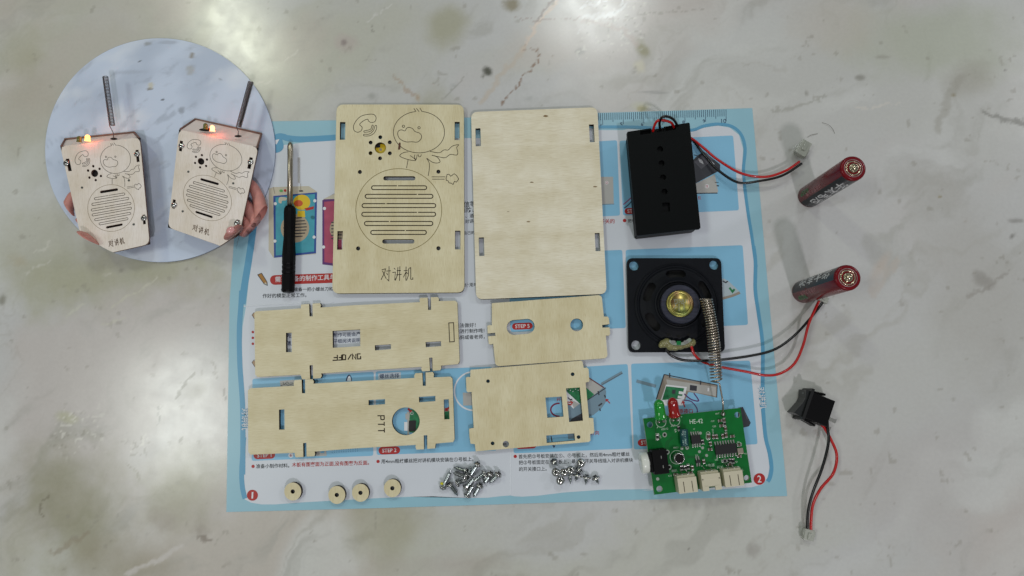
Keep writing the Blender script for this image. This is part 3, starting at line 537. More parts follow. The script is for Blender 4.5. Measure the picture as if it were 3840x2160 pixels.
def slotline(k, x0, y, x1, r, g):
    s = stad(x0, y, x1, y, r, 10); n = len(s); top = [(x, y - r) for x in (x1 - 5, g + 8)]
    p = [(g - 7, y - r)] + s[0:n // 2][::1] if False else None
    arcL = [(x0 + r * math.cos(t), y + r * math.sin(t)) for t in [math.radians(270 - 18 * i) for i in range(11)]]
    arcR = [(x1 + r * math.cos(t), y + r * math.sin(t)) for t in [math.radians(90 - 18 * i) for i in range(11)]]
    return (K(k, [(g - 8, y - r)] + arcL + arcR + [(g + 8, y - r)]), False, False)
fp_grille = [slotline(A1,612,1235,1345,27,955), slotline(A1,522,1358,1434,28,1240), slotline(A2,477,118,1474,28,790), slotline(A2,473,242,1473,28,1240), slotline(A2,513,374,1431,29,842), slotline(A2,601,502,1340,28,1068)]
fp_ring = [(circ(1495.4, 787.5, 161, 155, 90), True, False)]
def el(cx, cy, rx, ry, a0, a1, n=50): return [(cx + rx * math.cos(math.radians(a0 + (a1 - a0) * i / n)), cy + ry * math.sin(math.radians(a0 + (a1 - a0) * i / n))) for i in range(n + 1)]
fp_pict = [(K(A1, el(1263,440,366,297,-82,262)), False, False), (K(A1, circ(1042,357,17,17,14)), True, False), (K(A1, circ(1264,378,17,17,14)), True, False),
    (K(A1, [(1190,100),(1222,148)]), False, False), (K(A1, [(1225,100),(1265,148)]), False, False), (K(A1, [(1275,95),(1310,150)]), False, False),
    (K(A1, [(1062,422),(1010,408),(965,430),(962,490),(1000,545),(1080,580),(1160,578),(1240,582),(1290,540),(1298,490),(1270,455),(1205,430),(1170,390),(1120,372),(1085,385)]), True, True),
    (K(A1, [(1420,715),(1550,735),(1620,695),(1680,695),(1740,640),(1830,620),(1803,660),(1818,730),(1800,768),(1710,760),(1640,805),(1550,795),(1445,770),(1520,795),(1565,860),(1520,882),(1450,868),(1375,815),(1405,870),(1412,950),(1395,1065)]), False, True),
    (K(A1, [(1110,722),(1040,735),(990,770),(1010,798),(1100,830),(1160,843),(1215,845),(1180,805),(1135,775)]), False, True), (K(A1, [(1108,830),(1085,955)]), False, False),
    (K(A1, [(1208,760),(1198,795),(1222,832),(1238,760)]), False, True), (K(A1, [(1255,760),(1260,790),(1285,790),(1297,760)]), False, True),
    (K(A1, [(415,330),(450,370),(435,420),(385,442),(335,415),(328,350),(370,270),(440,210),(540,185),(620,190),(650,240),(630,290),(580,302),(545,285),(525,255),(460,285)]), True, True),
    (K(A1, [(590,345),(608,345),(600,395),(560,432),(485,442),(475,430),(485,420),(550,408),(580,385)]), True, True), (K(A1, [(635,350),(658,352),(648,410),(610,465),(550,493),(480,494),(470,482),(482,470),(550,468),(610,420)]), True, True),
    (K(A1, [(1445,1080),(1640,1080)]), False, False), (K(A1, [(1450,1113),(1630,1113)]), False, False),
    (K(A1, [(1650,1105),(1665,1045),(1690,1042),(1718,1072),(1765,1035),(1800,1060),(1830,1110),(1800,1155),(1770,1145),(1750,1190),(1725,1170),(1690,1165),(1685,1140),(1655,1130)]), True, False)]
fp_text = [(K(A2, p), False, False) for p in ([(730,1037),(785,1022),(775,1070),(720,1180)], [(740,1050),(795,1165)], [(797,1055),(860,1050)], [(835,985),(832,1195),(805,1170)], [(800,1080),(815,1112)],
    [(905,1010),(925,1032)], [(882,1075),(925,1070),(915,1180),(940,1150)], [(945,1050),(1005,1045)], [(935,1110),(1015,1100)], [(962,1000),(955,1110),(925,1190)], [(990,988),(985,1195)],
    [(1045,1050),(1100,1045)], [(1078,990),(1075,1190)], [(1075,1070),(1040,1145)], [(1080,1070),(1102,1095)], [(1115,1020),(1110,1120),(1085,1190)], [(1115,1018),(1145,1005),(1145,1170),(1175,1172),(1175,1145)])]
fp_burn = K(A1, [(975,595),(998,592),(1000,640),(992,685),(966,688),(968,640)])
def sooty(parent, pts, z, m):   # scorch haze beside the cuts
    flat('scorch_mark', [smooth(pts, True)], z, m, parent)
SCORCH = mat('pale_scorch', (176, 152, 98), .6, noise=.1); KNOT = mat('wood_knot', (128, 104, 66), .6, noise=.3, nscale=10)
fpn = board('front_panel', [rnd(front_outline, 27)] + fp_slots + fp_mic + fp_screw + fp_vent, ZB, ZT, WOODV)
tag(fpn, 'upright plywood panel engraved with a duck, a phone, a round grille and Chinese lettering', 'wooden panel')
strokes('grille_outline', fp_grille, .048, ZT + .003, CUT, fpn); strokes('grille_ring', fp_ring, .026, ZT + .003, ENG, fpn); strokes('duck_engraving', fp_pict, .03, ZT + .003, CUT, fpn); strokes('lettering', fp_text, .035, ZT + .003, CUT, fpn)
flat('scorch_mark', [smooth(fp_burn, True)], ZT + .004, mat('dark_scorch', (84, 44, 20), .6), fpn)
bpn = board('back_panel', [rnd(K(K3, [(120,145),(978,112),(1042,1380),(155,1418)]), 26)] + [K(K3, p) for p in ([(150,257),(184,255),(188,376),(152,378)], [(921,230),(954,229),(960,349),(927,350)], [(172,998),(208,996),(211,1122),(176,1123)], [(960,968),(993,966),(999,1089),(966,1090)])], ZB + .04, ZT + .04, WOODP)
tag(bpn, 'blank upright plywood panel with four corner slots and small knots, right of the engraved one', 'wooden panel')
for x, y, w, h in ((628,172,18,7),(533,622,14,4),(963,652,15,4),(510,890,14,4),(372,822,10,2)): flat('knot', [smooth(K(K3, [(x - w, y + 1), (x - w * .3, y - h), (x + w * .5, y - h * .6), (x + w, y), (x + w * .2, y + h), (x - w * .6, y + h * .7)]), True)], ZT + .043, KNOT, bpn)
onoff = K(A3, [(135,215),(898,165),(902,100),(1037,90),(1045,300),(1098,300),(1095,85),(1222,75),(1240,112),(1228,150)]) + K(A4, [(0,195),(530,170),(1075,145),(1066,110),(1080,75),(1202,70),(1210,275),(1258,272),(1255,65),(1370,62),(1388,90),(1385,127),(1650,120),(1690,150),(1728,1120),(1700,1165),(1420,1190),(1427,1230),(1410,1265),(1283,1275),(1280,1058),(1228,1060),(1240,1280),(1110,1283),(1096,1240),(1102,1210),(0,1280)]) + K(A3, [(1240,1270),(1256,1310),(1230,1350),(1105,1358),(1100,1128),(1045,1132),(1055,1365),(920,1370),(903,1320),(892,1290),(160,1330),(122,1290),(108,240)])
oo = board('side_panel', [onoff, K(A3, [(645,580),(742,578),(745,908),(645,910)]), [*K(A3, [(1435,548)]), *K(A4, [(90,594),(93,870)]), *K(A3, [(1440,835)])], K(A4, [(332,855),(597,838),(598,920),(335,940)]), K(A4, [(1168,803),(1422,788),(1425,870),(1172,888)])], ZB, ZT, WOODH)
tag(oo, 'long plywood side panel with a square window and upside-down ON/OFF lettering, below the screwdriver', 'wooden panel', 'long notched side panels')
strokes('lettering', [(K(K7, p), False, False) for p in ([(921,519),(921,560),(884,562)], [(921,540),(892,541)], [(954,518),(954,558),(928,560)], [(954,539),(932,540)], [(979,519),(962,519),(962,557),(985,556),(985,517)], [(1030,514),(1003,556)], [(1040,555),(1038,513),(1065,553),(1065,512)], [(1101,511),(1077,512),(1079,551),(1102,549),(1101,528)])], .055, ZT + .003, CUT, oo)
strokes('tab_outline', [(K(A4, [(1550,487),(1628,483),(1640,795),(1563,800)]), True, False)], .04, ZT + .003, CUT, oo)
ptt = K(A5, [(85,270),(130,237),(820,200),(815,160),(828,108),(942,100),(948,318),(1000,318),(996,97),(1118,95),(1137,130),(1130,165)]) + K(A6, [(0,175),(985,118),(980,85),(1000,42),(1113,36),(1122,250),(1172,248),(1168,30),(1288,22),(1305,60),(1300,110),(1575,98),(1610,130),(1645,1130),(1620,1175),(1335,1200),(1327,1240),(1325,1278),(1195,1288),(1195,1062),(1137,1065),(1142,1295),(1015,1300),(1000,1250),(1010,1222),(0,1280)]) + K(A5, [(1150,1250),(1157,1290),(1145,1325),(1022,1330),(1018,1110),(965,1115),(970,1338),(850,1342),(835,1320),(830,1270),(130,1300),(90,1260)])
pt = board('side_panel', [ptt, K(A5, [(580,580),(668,575),(670,898),(582,900)]), K(A6, [(228,485),(500,468),(500,552),(230,570)]), K(A6, [(1058,432),(1328,415),(1330,502),(1060,520)]), K(A6, [(1467,474),(1550,470),(1562,798),(1475,802)]), K(A6, circ(843,833,229,229,48))], ZB, ZT, WOODH)
tag(pt, 'long plywood side panel with a large round hole and sideways PTT lettering', 'wooden panel', 'long notched side panels')
strokes('lettering', [(K(A6, p), False, False) for p in ([(375,742),(485,742),(487,800),(462,808),(432,800),(430,742)], [(382,883),(485,883)], [(485,842),(488,908)], [(385,987),(488,987)], [(488,945),(490,1017)])], .05, ZT + .003, CUT, pt)
tp = board('top_panel', [rnd(K(A7, [(520,175),(545,158),(2262,28),(2305,55),(2338,375)]), 7)[:-6] + K(A7, [(2338,375),(2405,375),(2420,410),(2430,495),(2310,510),(2315,552),(2430,548),(2440,650),(2420,680),(2370,680),(2395,990),(2385,1025),(2355,1045),(650,1172),(610,1160),(590,1130),(555,810),(515,825),(485,812),(472,692),(592,683),(588,635),(468,645),(462,525),(490,510),(535,515)]), K(A7, stad(893,550,1103,531,120,14)), K(A7, circ(1900,508,103,103,36))], ZB, ZT, WOODV)
tag(tp, 'small plywood end panel with an oval hole over STEP 5 and a round hole', 'wooden panel')
mp_ = board('base_panel', [K(A8, [(170,178),(1750,48),(1770,60),(1788,150),(1835,145),(1858,170),(1870,345),(1815,362),(1862,865),(1925,870),(1940,1060),(1925,1090),(1880,1095),(1885,1190),(1860,1210),(245,1345),(230,1240),(170,1235),(155,1140),(150,1020),(215,1008),(185,495),(130,500),(112,480),(103,290),(130,278),(165,282)])] + [K(A8, circ(x, y, r, r, 18)) for x, y, r in ((420,341,26),(1629,242,27),(486,1230,27),(1715,1140,27),(675,1240,46))] + [K(A8, p) for p in ([(1240,575),(1475,560),(1500,848),(1268,865)], [(1535,443),(1732,430),(1778,905),(1580,925)], [(1252,1118),(1655,1087),(1665,1190),(1258,1225)])], ZB, ZT, WOODV)
tag(mp_, 'plywood mounting panel with three rectangular windows and round holes, touching the oval-hole panel', 'wooden panel')
for i, (x, y) in enumerate(((793,602),(1282,640),(1545,616),(1899,565))):
    o = board('wooden_spacer', [K(B1, circ(x, y, 94, 100, 40)), K(B1, circ(x, y, 24, 24, 20))], .06, .30, WOODV)
    tag(o, ['small round plywood spacer, leftmost of the four, nearest the red number 1', 'small round plywood spacer lying lowest, second from the left', 'small round plywood spacer with a stray wood fibre, third from the left', 'small round plywood spacer nearest the heap of long screws'][i], 'spacer', 'round wooden spacers')

# ================================================================== screwdriver
def pcyl(bm, a, b, prof, seg=16):
    """lathe profile [(t, r)] along the segment a-b"""
    a, b = Vector(a), Vector(b); d = b - a; q = d.to_track_quat('Z', 'Y').to_matrix().to_4x4()
    lathe(bm, [(r, t * d.length) for t, r in prof], seg, Matrix.Translation(a) @ q)
def sp(k, x, y, z): return px(*K(k, [(x, y)])[0], z)
sdr = empty('screwdriver', sp(SD, 470, 1080, .05), 'small screwdriver with steel cross tip and slim black handle lying left of the engraved panel', 'screwdriver')
bm = bmesh.new(); pcyl(bm, sp(SD,476,762,.36), sp(SD,480,268,.36), [(0,.125),(.80,.125),(.82,.132),(.93,.14),(.975,.11),(1,.045)], 20); bmobj('shaft', bm, mat('brushed_steel', (176, 168, 148), .3, 1, bump=.1, bscale=20), sdr, True)
bm = bmesh.new()
for a in (45, 135, 225, 315):
    pass
pcyl(bm, sp(SD,463,1400,.36), sp(SD,478,752,.36), [(0,.26),(.02,.30),(.14,.31),(.2,.31),(.21,.285),(.225,.31),(.25,.31),(.26,.285),(.275,.31),(.3,.31),(.31,.285),(.325,.31),(.36,.31),(.42,.315),(.5,.30),(.62,.265),(.72,.265),(.82,.275),(.93,.285),(.97,.27),(.985,.235),(1,.2)], 12); bmobj('handle', bm, BLK2, sdr)

# ================================================================== battery holder
hz = 1.30
hr = empty('battery_holder', px(2490, 690, .05), 'black plastic two cell battery holder with red and black leads and white plug', 'battery holder')
def prism(name, top, bottom, z1, z0, m, parent, holes=(), bev=.05):
    bm = bmesh.new(); T = [bm.verts.new((*W2([p], z1)[0], z1)) for p in top]; B = [bm.verts.new((*W2([p], z1)[0], z0)) for p in bottom]; n = len(T)
    bm.faces.new(T); bm.faces.new(B[::-1])
    for i in range(n): bm.faces.new((T[i], B[i], B[(i + 1) % n], T[(i + 1) % n]))
    if bev: bmesh.ops.bevel(bm, geom=bm.edges[:], offset=bev, segments=2, affect='EDGES')
    return bmobj(name, bm, m, parent)
hc = K(HK, [(60,215),(325,175),(330,222),(462,205),(462,160),(742,113),(862,1268),(165,1345)])
hb = board('case', [rnd(hc, [6,2,2,2,2,6,6,6])] + [K(HK, circ(x, y, 33, 33, 20)) for x, y in ((422,404),(437,558),(453,711),(469,866))] + [rnd(K(HK, [(443,985),(525,982),(528,1082),(448,1085)]), 5)] + [K(HK, [(205,210),(318,192),(320,232),(206,248)]), K(HK, [(482,165),(590,148),(592,190),(484,205)])], 1.12, hz, BLK, hr, edge=BLK2)
hin = [(p[0] + (2489 - p[0]) * .02, p[1] + (690 - p[1]) * .008) for p in K(HK, [(62,220),(740,120),(858,1262),(167,1338)])]
prism('cell_tray', hin, [(p[0] + (2489 - p[0]) * .04, p[1]) for p in hin], 1.11, .07, mat('tray_black_plastic', (7, 8, 10), .5, spec=.15), hr)
bm = bmesh.new()
for t, w in ((.26, .5), (.72, .55)):
    a = K(HK, [(165,1345),(862,1268)]); p = (a[0][0] + (a[1][0] - a[0][0]) * t, a[0][1] + (a[1][1] - a[0][1]) * t); c = px(*p, 1.11); q = Matrix.Translation((c.x, c.y + .10, .62)) @ Euler((0, 0, .11)).to_matrix().to_4x4() @ Euler((math.pi / 2, 0, 0)).to_matrix().to_4x4()
    bm = bmesh.new(); lathe(bm, [(.40, -.015), (.36, .035), (.25, .04), (.2, .0)], 20, q); bmobj('end_recess', bm, BLK2, hr)
wire('lead_wire', HK, [(340,222,1.15),(362,140,1.5),(400,92,1.7),(470,92,1.7),(545,120,1.55),(585,190,.9),(650,260,.45),(765,290,.32),(900,395,.35),(1050,520,.42),(1300,665,.55),(1560,705,.6),(1780,640,.6),(1935,540,.5)], .062, REDW, hr, 'red lead wire')
wire('lead_wire', HK, [(425,205,1.15),(415,120,1.55),(440,60,1.9),(500,48,1.9),(570,85,1.7),(620,160,1.2),(690,250,.5),(770,300,.28),(850,400,.28),(930,500,.3),(1060,640,.34),(1270,765,.4),(1500,750,.5),(1750,690,.5),(1960,560,.45)], .062, BLKW, hr, 'black lead wire')
def plug(k, a, b, z, w, parent, m, tall=.32):
    a, b = sp(k, *a, z), sp(k, *b, z); d = b - a; ang = math.atan2(d.y, d.x); L_ = d.length
    M = Matrix.Translation((a + b) / 2) @ Euler((0, 0, ang)).to_matrix().to_4x4(); bm = bmesh.new()
    bbox(bm, (0, 0, 0), (L_, w, tall), M, .025); bbox(bm, (L_ * .1, 0, tall / 2 + .02), (L_ * .55, w * .35, .07), M, .01)
    for s in (-1, 1): bbox(bm, (-L_ * .18, s * (w / 2 + .02), 0), (L_ * .5, .05, tall * .7), M, .01)
    return bmobj('plug', bm, m, parent)
TRN = mat('translucent_nylon', (205, 208, 198), .25, trans=.35)
plug(K4, (1690,505), (1752,395), .32, .5, hr, TRN)

# ================================================================== batteries
BRED = mat('battery_dark_red', (112, 10, 22), .25, noise=.12, nscale=1.5, spec=.3); BNAVY = mat('battery_navy_band', (14, 18, 28), .25, spec=.3); BCAP = mat('cap_metal', (196, 186, 160), .2, 1)
def battery(bx, by, rot, sg, label):
    r = .54; h = 4.3
    o = empty('battery', (bx, by, .0), label, 'battery', 'red dry cells standing on end')
    bm = bmesh.new(); lathe(bm, [(r - .05, .0), (r, .05), (r, h - .09), (r - .015, h - .03), (r - .06, h), (r - .13, h - .01)], 48, Matrix.Translation((bx, by, 0)), True); bmobj('jacket', bm, BRED, o, True).data.polygons[0].use_smooth = False
    def arc(a0, a1, z0, z1, rr, n=20):
        V = [(bx + rr * math.cos(a0 + (a1 - a0) * i / n), by + rr * math.sin(a0 + (a1 - a0) * i / n), z) for i in range(n + 1) for z in (z0, z1)]
        return V, [(2 * i, 2 * i + 2, 2 * i + 3, 2 * i + 1) for i in range(n)]
    V, F = arc(rot - .75, rot + .75, .12, h - .12, r + .003); me = bpy.data.meshes.new('b'); me.from_pydata(V, [], F); link('label_band', me, BNAVY, o, smooth=True)
    def wrap(s, ac, z0, z1, hgt, m, bold=0, name='battery_lettering'):
        """words running down the side of the cell"""
        cu = bpy.data.curves.new('t', 'FONT'); cu.body = s; cu.fill_mode = 'FRONT'; cu.resolution_u = 3; cu.offset = bold; to = bpy.data.objects.new('t', cu); C.objects.link(to); bpy.context.view_layer.update()
        me = bpy.data.meshes.new_from_object(to); bpy.data.objects.remove(to); bpy.data.curves.remove(cu); me.materials.clear()
        n = len(me.vertices); co = np.empty(n * 3); me.vertices.foreach_get('co', co); co = co.reshape(-1, 3); mn, mx = co.min(0), co.max(0)
        t = (co[:, 0] - mn[0]) / (mx[0] - mn[0]); y = ((co[:, 1] - mn[1]) / (mx[1] - mn[1]) - .5) * hgt
        a = ac + y / r; z = z0 + (z1 - z0) * t; out = np.stack([bx + (r + .007) * np.cos(a), by + (r + .007) * np.sin(a), z], 1)
        me.vertices.foreach_set('co', out.ravel()); me.update(); link(name, me, m, o)
    wt = mat('battery_white_print', (205, 205, 205), .4)
    wrap('华太电池', rot, h - .5, .75, .5, wt, .02); wrap('30年专注品牌', rot + sg * 1.05, 2.4, .9, .2, mat('battery_pink_print', (190, 120, 124), .4)); wrap('R03P', rot + sg * 1.35, 1.2, .35, .24, mat('battery_green_print', (30, 120, 70), .4), .02)
    bm = bmesh.new(); T = Matrix.Translation((bx, by, h - .06)); lathe(bm, [(.385, -.02), (.40, .045), (.375, .06), (.36, .045)], 40, T, False); bmobj('rim', bm, mat('pale_grey_seal', (150, 140, 138), .35, .6), o, True)
    bm = bmesh.new(); lathe(bm, [(.37, 0), (.35, .012)], 32, T, True); bmobj('seal', bm, BLK2, o)
    bm = bmesh.new(); lathe(bm, [(.335, .0), (.33, .05), (.30, .065), (.27, .05), (.235, .03), (.20, .045), (.19, .10), (.175, .125), (.15, .11), (.12, .115), (.11, .19), (.095, .215), (.0001, .22)], 40, T, True); bmobj('terminal', bm, BCAP, o, True)
def near_angle(x, y, tx, ty): return math.atan2(ty - y, tx - x)
battery(27.924, 13.981, math.radians(256), -1, 'red cell standing upright at upper right, beside the white plug of the battery holder')
battery(27.214, 9.33, math.radians(144), 1, 'red cell standing upright lower down, with the speaker plug at its foot')

# ================================================================== speaker
so = empty('speaker', sp(SP, 722, 722, .06), 'square black speaker lying face down with gold magnet cap under the coiled antenna', 'speaker')
fz = .30
sc_c = K(SP, [(75,98),(1322,98),(1375,1342),(100,1347)])
hol = [K(SP, circ(x, y, 64, 64, 24)) for x, y in ((170,198),(1232,188),(198,1252),(1275,1248))]
bm_c = K(SP, [(735,722)])[0]
board('frame', [rnd(sc_c, 22)] + hol + [[(bm_c[0] + 150 * math.cos(2 * math.pi * i / 64), bm_c[1] + 150 * math.sin(2 * math.pi * i / 64)) for i in range(64)]], .08, fz, SPK, so, edge=SPK)
sc0 = px(*bm_c, fz)
def basket():
    """dished basket with five long vent slots"""
    prof0 = [(1.98, .30), (1.98, .36), (1.90, .40), (1.86, .36), (1.80, .36), (1.76, .42), (1.72, .44), (1.66, .46), (1.50, .52), (1.26, .64), (1.16, .70), (1.12, .74), (1.06, .76), (1.02, .70), (.96, .70)]
    prof = []
    for (r_a, z_a), (r_b, z_b) in zip(prof0, prof0[1:]):
        k_ = max(1, int(abs(r_a - r_b) / .03)); prof += [(r_a + (r_b - r_a) * q / k_, z_a + (z_b - z_a) * q / k_) for q in range(k_)]
    prof.append(prof0[-1])
    bm = bmesh.new(); seg = 300; rings = [[bm.verts.new((sc0.x + r * math.cos(2 * math.pi * i / seg), sc0.y + r * math.sin(2 * math.pi * i / seg), z)) for i in range(seg)] for r, z in prof]
    vents_ = 0
    vents = [math.radians(a) for a in (90, 154, 212, 26, -26)]
    for j, (a, b) in enumerate(zip(rings, rings[1:])):
        for i in range(seg):
            an = 2 * math.pi * (i + .5) / seg; rm = (prof[j][0] + prof[j + 1][0]) / 2
            if 1.3 <= rm <= 1.66:
                t_ = abs(rm - 1.48) / .18; lim = .20 + .12 * math.sqrt(max(0, 1 - t_ * t_))
                if any(abs((an - v + math.pi) % (2 * math.pi) - math.pi) < lim for v in vents): continue
            bm.faces.new((a[i], a[(i + 1) % seg], b[(i + 1) % seg], b[i]))
    me = bpy.data.meshes.new('basket'); bmesh.ops.recalc_face_normals(bm, faces=bm.faces)
    bm.to_mesh(me); bm.free(); o = link('basket', me, SPK, so, smooth=False)
    md = o.modifiers.new('s', 'SOLIDIFY'); md.thickness = .06; md.offset = -1
basket()
bm = bmesh.new(); lathe(bm, [(1.97, .1), (1.9, .12), (.8, .30)], 48, Matrix.Translation((sc0.x, sc0.y, 0)), True); bmobj('cone', bm, mat('cone_paper_black', (8, 8, 10), .8), so, True)
mc = px(*K(SP, [(788,705)])[0], 1.15)
bm = bmesh.new(); T = Matrix.Translation((mc.x, mc.y, 0)); lathe(bm, [(.96, .6), (.96, .74), (.92, .76), (.9, .72)], 48, T, True); bmobj('magnet_seat', bm, SPK, so)
bm = bmesh.new(); lathe(bm, [(.90, .72), (.90, 1.06), (.87, 1.1), (.0001, 1.1)], 56, T, True); bmobj('magnet', bm, mat('ferrite_grey', (60, 62, 76), .32, .35, noise=.25, nscale=2, bump=.3, bscale=4, stretch=(1, 7, 1)), so)
GOLD = bpy.data.materials.new('passivated_cap'); GOLD.use_nodes = True
t = GOLD.node_tree; b = t.nodes['Principled BSDF']; b.inputs['Metallic'].default_value = 1; b.inputs['Roughness'].default_value = .36
co = t.nodes.new('ShaderNodeTexCoord'); gr = t.nodes.new('ShaderNodeTexNoise'); gr.inputs['Scale'].default_value = .9; cr = t.nodes.new('ShaderNodeValToRGB'); t.links.new(co.outputs['Object'], gr.inputs[0]); t.links.new(gr.outputs[0], cr.inputs[0]); t.links.new(cr.outputs[0], b.inputs['Base Color'])
cr.color_ramp.elements[0].position = .35; cr.color_ramp.elements[0].color = (*lin((122, 130, 74)), 1); cr.color_ramp.elements[1].position = .65; cr.color_ramp.elements[1].color = (*lin((165, 114, 104)), 1); e_ = cr.color_ramp.elements.new(.5); e_.color = (*lin((158, 148, 82)), 1)
gc = px(*K(SP, [(780,702)])[0], 1.2); T = Matrix.Translation((gc.x, gc.y, 1.1))
bm = bmesh.new(); lathe(bm, [(.62, 0), (.63, .05), (.6, .09), (.53, .10), (.50, .075), (.47, .075), (.45, .10), (.43, .10), (.41, .07), (.0001, .07)], 56, T, True); cap = bmobj('magnet_cap', bm, GOLD, so, True)
text('cap_stamp', 'YS50U1', tuple(K(SP, [(690,662)])[0]), tuple(K(SP, [(878,668)])[0]), 1.178, mat('stamp_silver', (210, 215, 190), .3, .8), so, height=.17)
strokes('cap_stamp', [(K(SP, p), False, False) for p in ([(705,700),(745,700)], [(722,700),(712,765)], [(765,700),(765,800)], [(715,745),(700,775)], [(790,702),(830,702),(832,780)], [(745,745),(725,750)])], .025, 1.178, MATS['stamp_silver'], so)
GLUE = mat('amber_glue', (176, 172, 120), .15, trans=.45)
bm = bmesh.new()
for x, y, rx, ry, rz in ((560,1235,.2,.19,.2), (600,1215,.2,.2,.24), (650,1270,.22,.19,.2), (710,1280,.22,.17,.18), (780,1270,.22,.15,.18), (850,1250,.2,.15,.17), (915,1235,.2,.17,.22), (950,1215,.13,.17,.2), (520,1255,.1,.13,.14)):
    c = sp(SP, x, y, .5); bmesh.ops.create_icosphere(bm, subdivisions=3, radius=1, matrix=Matrix.Translation(c) @ Matrix.Diagonal((rx, ry, rz, 1)))
gl = bmobj('glue_blob', bm, GLUE, so, True); rm_ = gl.modifiers.new('r', 'REMESH'); rm_.mode = 'VOXEL'; rm_.voxel_size = .03; rm_.use_smooth_shade = True
flat('terminal_board', [smooth(K(SP, [(640,1180),(690,1210),(760,1222),(830,1205),(900,1160),(930,1190),(850,1245),(760,1255),(680,1245),(640,1215)]), True)], .71, mat('terminal_fibre', (150, 160, 150), .3), so)
flat('terminal_board', [K(SP, [(733,1198),(790,1198),(790,1250),(733,1250)])], .72, mat('terminal_green', (10, 120, 60), .3), so)
for x in (690, 860): flat('solder_pad', [smooth(K(SP, [(x - 30, 1195), (x, 1190), (x + 28, 1200), (x + 20, 1228), (x - 25, 1230)]), True)], .725, SOLD, so)
for x, y in ((625,1105),(760,1125),(890,1105)): bm = bmesh.new(); lathe(bm, [(.085, .50), (.085, .56), (.0001, .56)], 14, Matrix.Translation((*sp(SP, x, y, .56)[:2], 0)), True); bmobj('vent_hole', bm, mat('hole_black', (3, 3, 3), .9), so)
wire('lead_wire', K5, [(640,1040,.5),(650,1078,.5),(715,1130,.45),(850,1165,.4),(1150,1158,.55),(1500,1110,.6),(1700,1050,.6),(1870,930,.55),(2020,770,.5),(2150,605,.45)], .062, BLKW, so, 'black lead wire')
wire('lead_wire', K5, [(880,1000,.6),(888,1045,.6),(915,1110,.5),(1000,1180,.35),(1160,1225,.35),(1400,1270,.45),(1600,1308,.5),(1750,1285,.5),(1880,1190,.5),(1960,1020,.5),(2020,800,.6),(2115,590,.45)], .062, REDW, so, 'red lead wire')
plug(K5, (2135,595), (2165,545), .32, .42, so, TRN)

# ================================================================== circuit board
ZP = .62
cb = empty('circuit_board', px(2615, 1690, .05), 'green circuit board with two LEDs, white push button, microphone and coiled spring antenna', 'circuit board')
pcb_c = K(PC, [(45,325),(1365,180),(1518,1195),(195,1360)])
board('board', [pcb_c, K(PC, circ(135,408,42,42,20)), K(PC, circ(1322,275,40,40,20)), K(PC, circ(265,1280,42,42,20)), K(PC, circ(1448,1130,38,38,20))], ZP - .14, ZP, GRN, cb, edge=mat('board_edge', (170, 178, 150), .5))
zt = ZP + .003
strokes('copper_track', [(K(PC, p), False, False) for p in ([(430,575),(355,650),(350,740)], [(445,585),(380,660),(380,735)], [(640,835),(820,835),(905,760)], [(650,855),(860,860),(900,820)], [(345,825),(415,820)], [(920,900),(985,960),(1175,940),(1200,980)], [(960,985),(1060,1000)], [(1010,820),(975,880)], [(1100,850),(1030,940)], [(1090,870),(1060,930)], [(880,1060),(1130,1040)], [(210,420),(212,520)], [(360,945),(440,938),(445,1010)], [(570,310),(572,440)], [(350,410),(400,405)], [(950,1075),(1100,1065)])], .03, zt, DGRN, cb)
def tx(s, A, B, **kw): return text('silkscreen_text', s, *K(PC, [A, B]), zt + .002, SILK, cb, **kw)
tx('HE-42', (675,368), (852,355), height=.2); tx('ANT', (1022,260), (1078,253)); tx('+', (348,320), (366,318)); tx('+', (555,302), (573,300)); tx('MIC1', (455,722), (518,716)); tx('LED-G', (290,470), (380,460)); tx('电源', (925,962), (1010,955)); tx('开关', (1045,990), (1130,982)); tx('喇叭', (430,1038), (505,1028)); tx('C27', (965,362), (1010,358)); tx('C25', (985,432), (1030,428)); tx('U2', (1020,885), (1055,880)); tx('D1', (755,828), (785,824)); tx('R23', (272,560), (285,590)); tx('C12', (385,1105), (430,1098)); tx('C4', (1320,645), (1350,640)); tx('Y1', (1415,805), (1445,800)); tx('C7', (1385,1010), (1395,1040)); tx('-', (832,970), (852,968)); tx('+', (893,962), (915,958)); tx('C5', (722,470), (745,466)); tx('R6', (475,470), (490,510)); tx('C3 R4', (985,465), (995,530)); tx('J2', (1300,900), (1312,925))
rings_ = [(K(PC, circ(285,370,68,72,30)), True, False), (K(PC, circ(473,352,68,72,30)), True, False), (K(PC, circ(500,850,92,92,30)), True, False)]
for x, y in ((925,560),(1345,675),(1150,900),(1335,1030)): rings_.append((K(PC, stad(x - (8 if y > 600 else 0), y - (30 if y in (560,1030) else 0), x + (8 if y > 600 else 0), y + (30 if y in (560,1030) else 0), 26)), True, False))
rings_ += [(K(PC, [(215,530),(255,528),(258,615),(218,618)]), True, False), (K(PC, [(1105,885),(1185,878),(1188,912),(1108,918)]), True, False), (K(PC, [(545,960),(580,957),(583,1025),(548,1028)]), True, False), (K(PC, [(632,945),(668,942),(671,1015),(635,1018)]), True, False), (K(PC, [(1250,865),(1278,862),(1283,935),(1255,938)]), True, False), (K(PC, [(230,455),(250,430)]), False, False), (K(PC, [(420,435),(450,405)]), False, False), (K(PC, [(445,435),(475,405)]), False, False)]
strokes('silkscreen_outline', rings_, .02, zt + .001, SILK, cb)
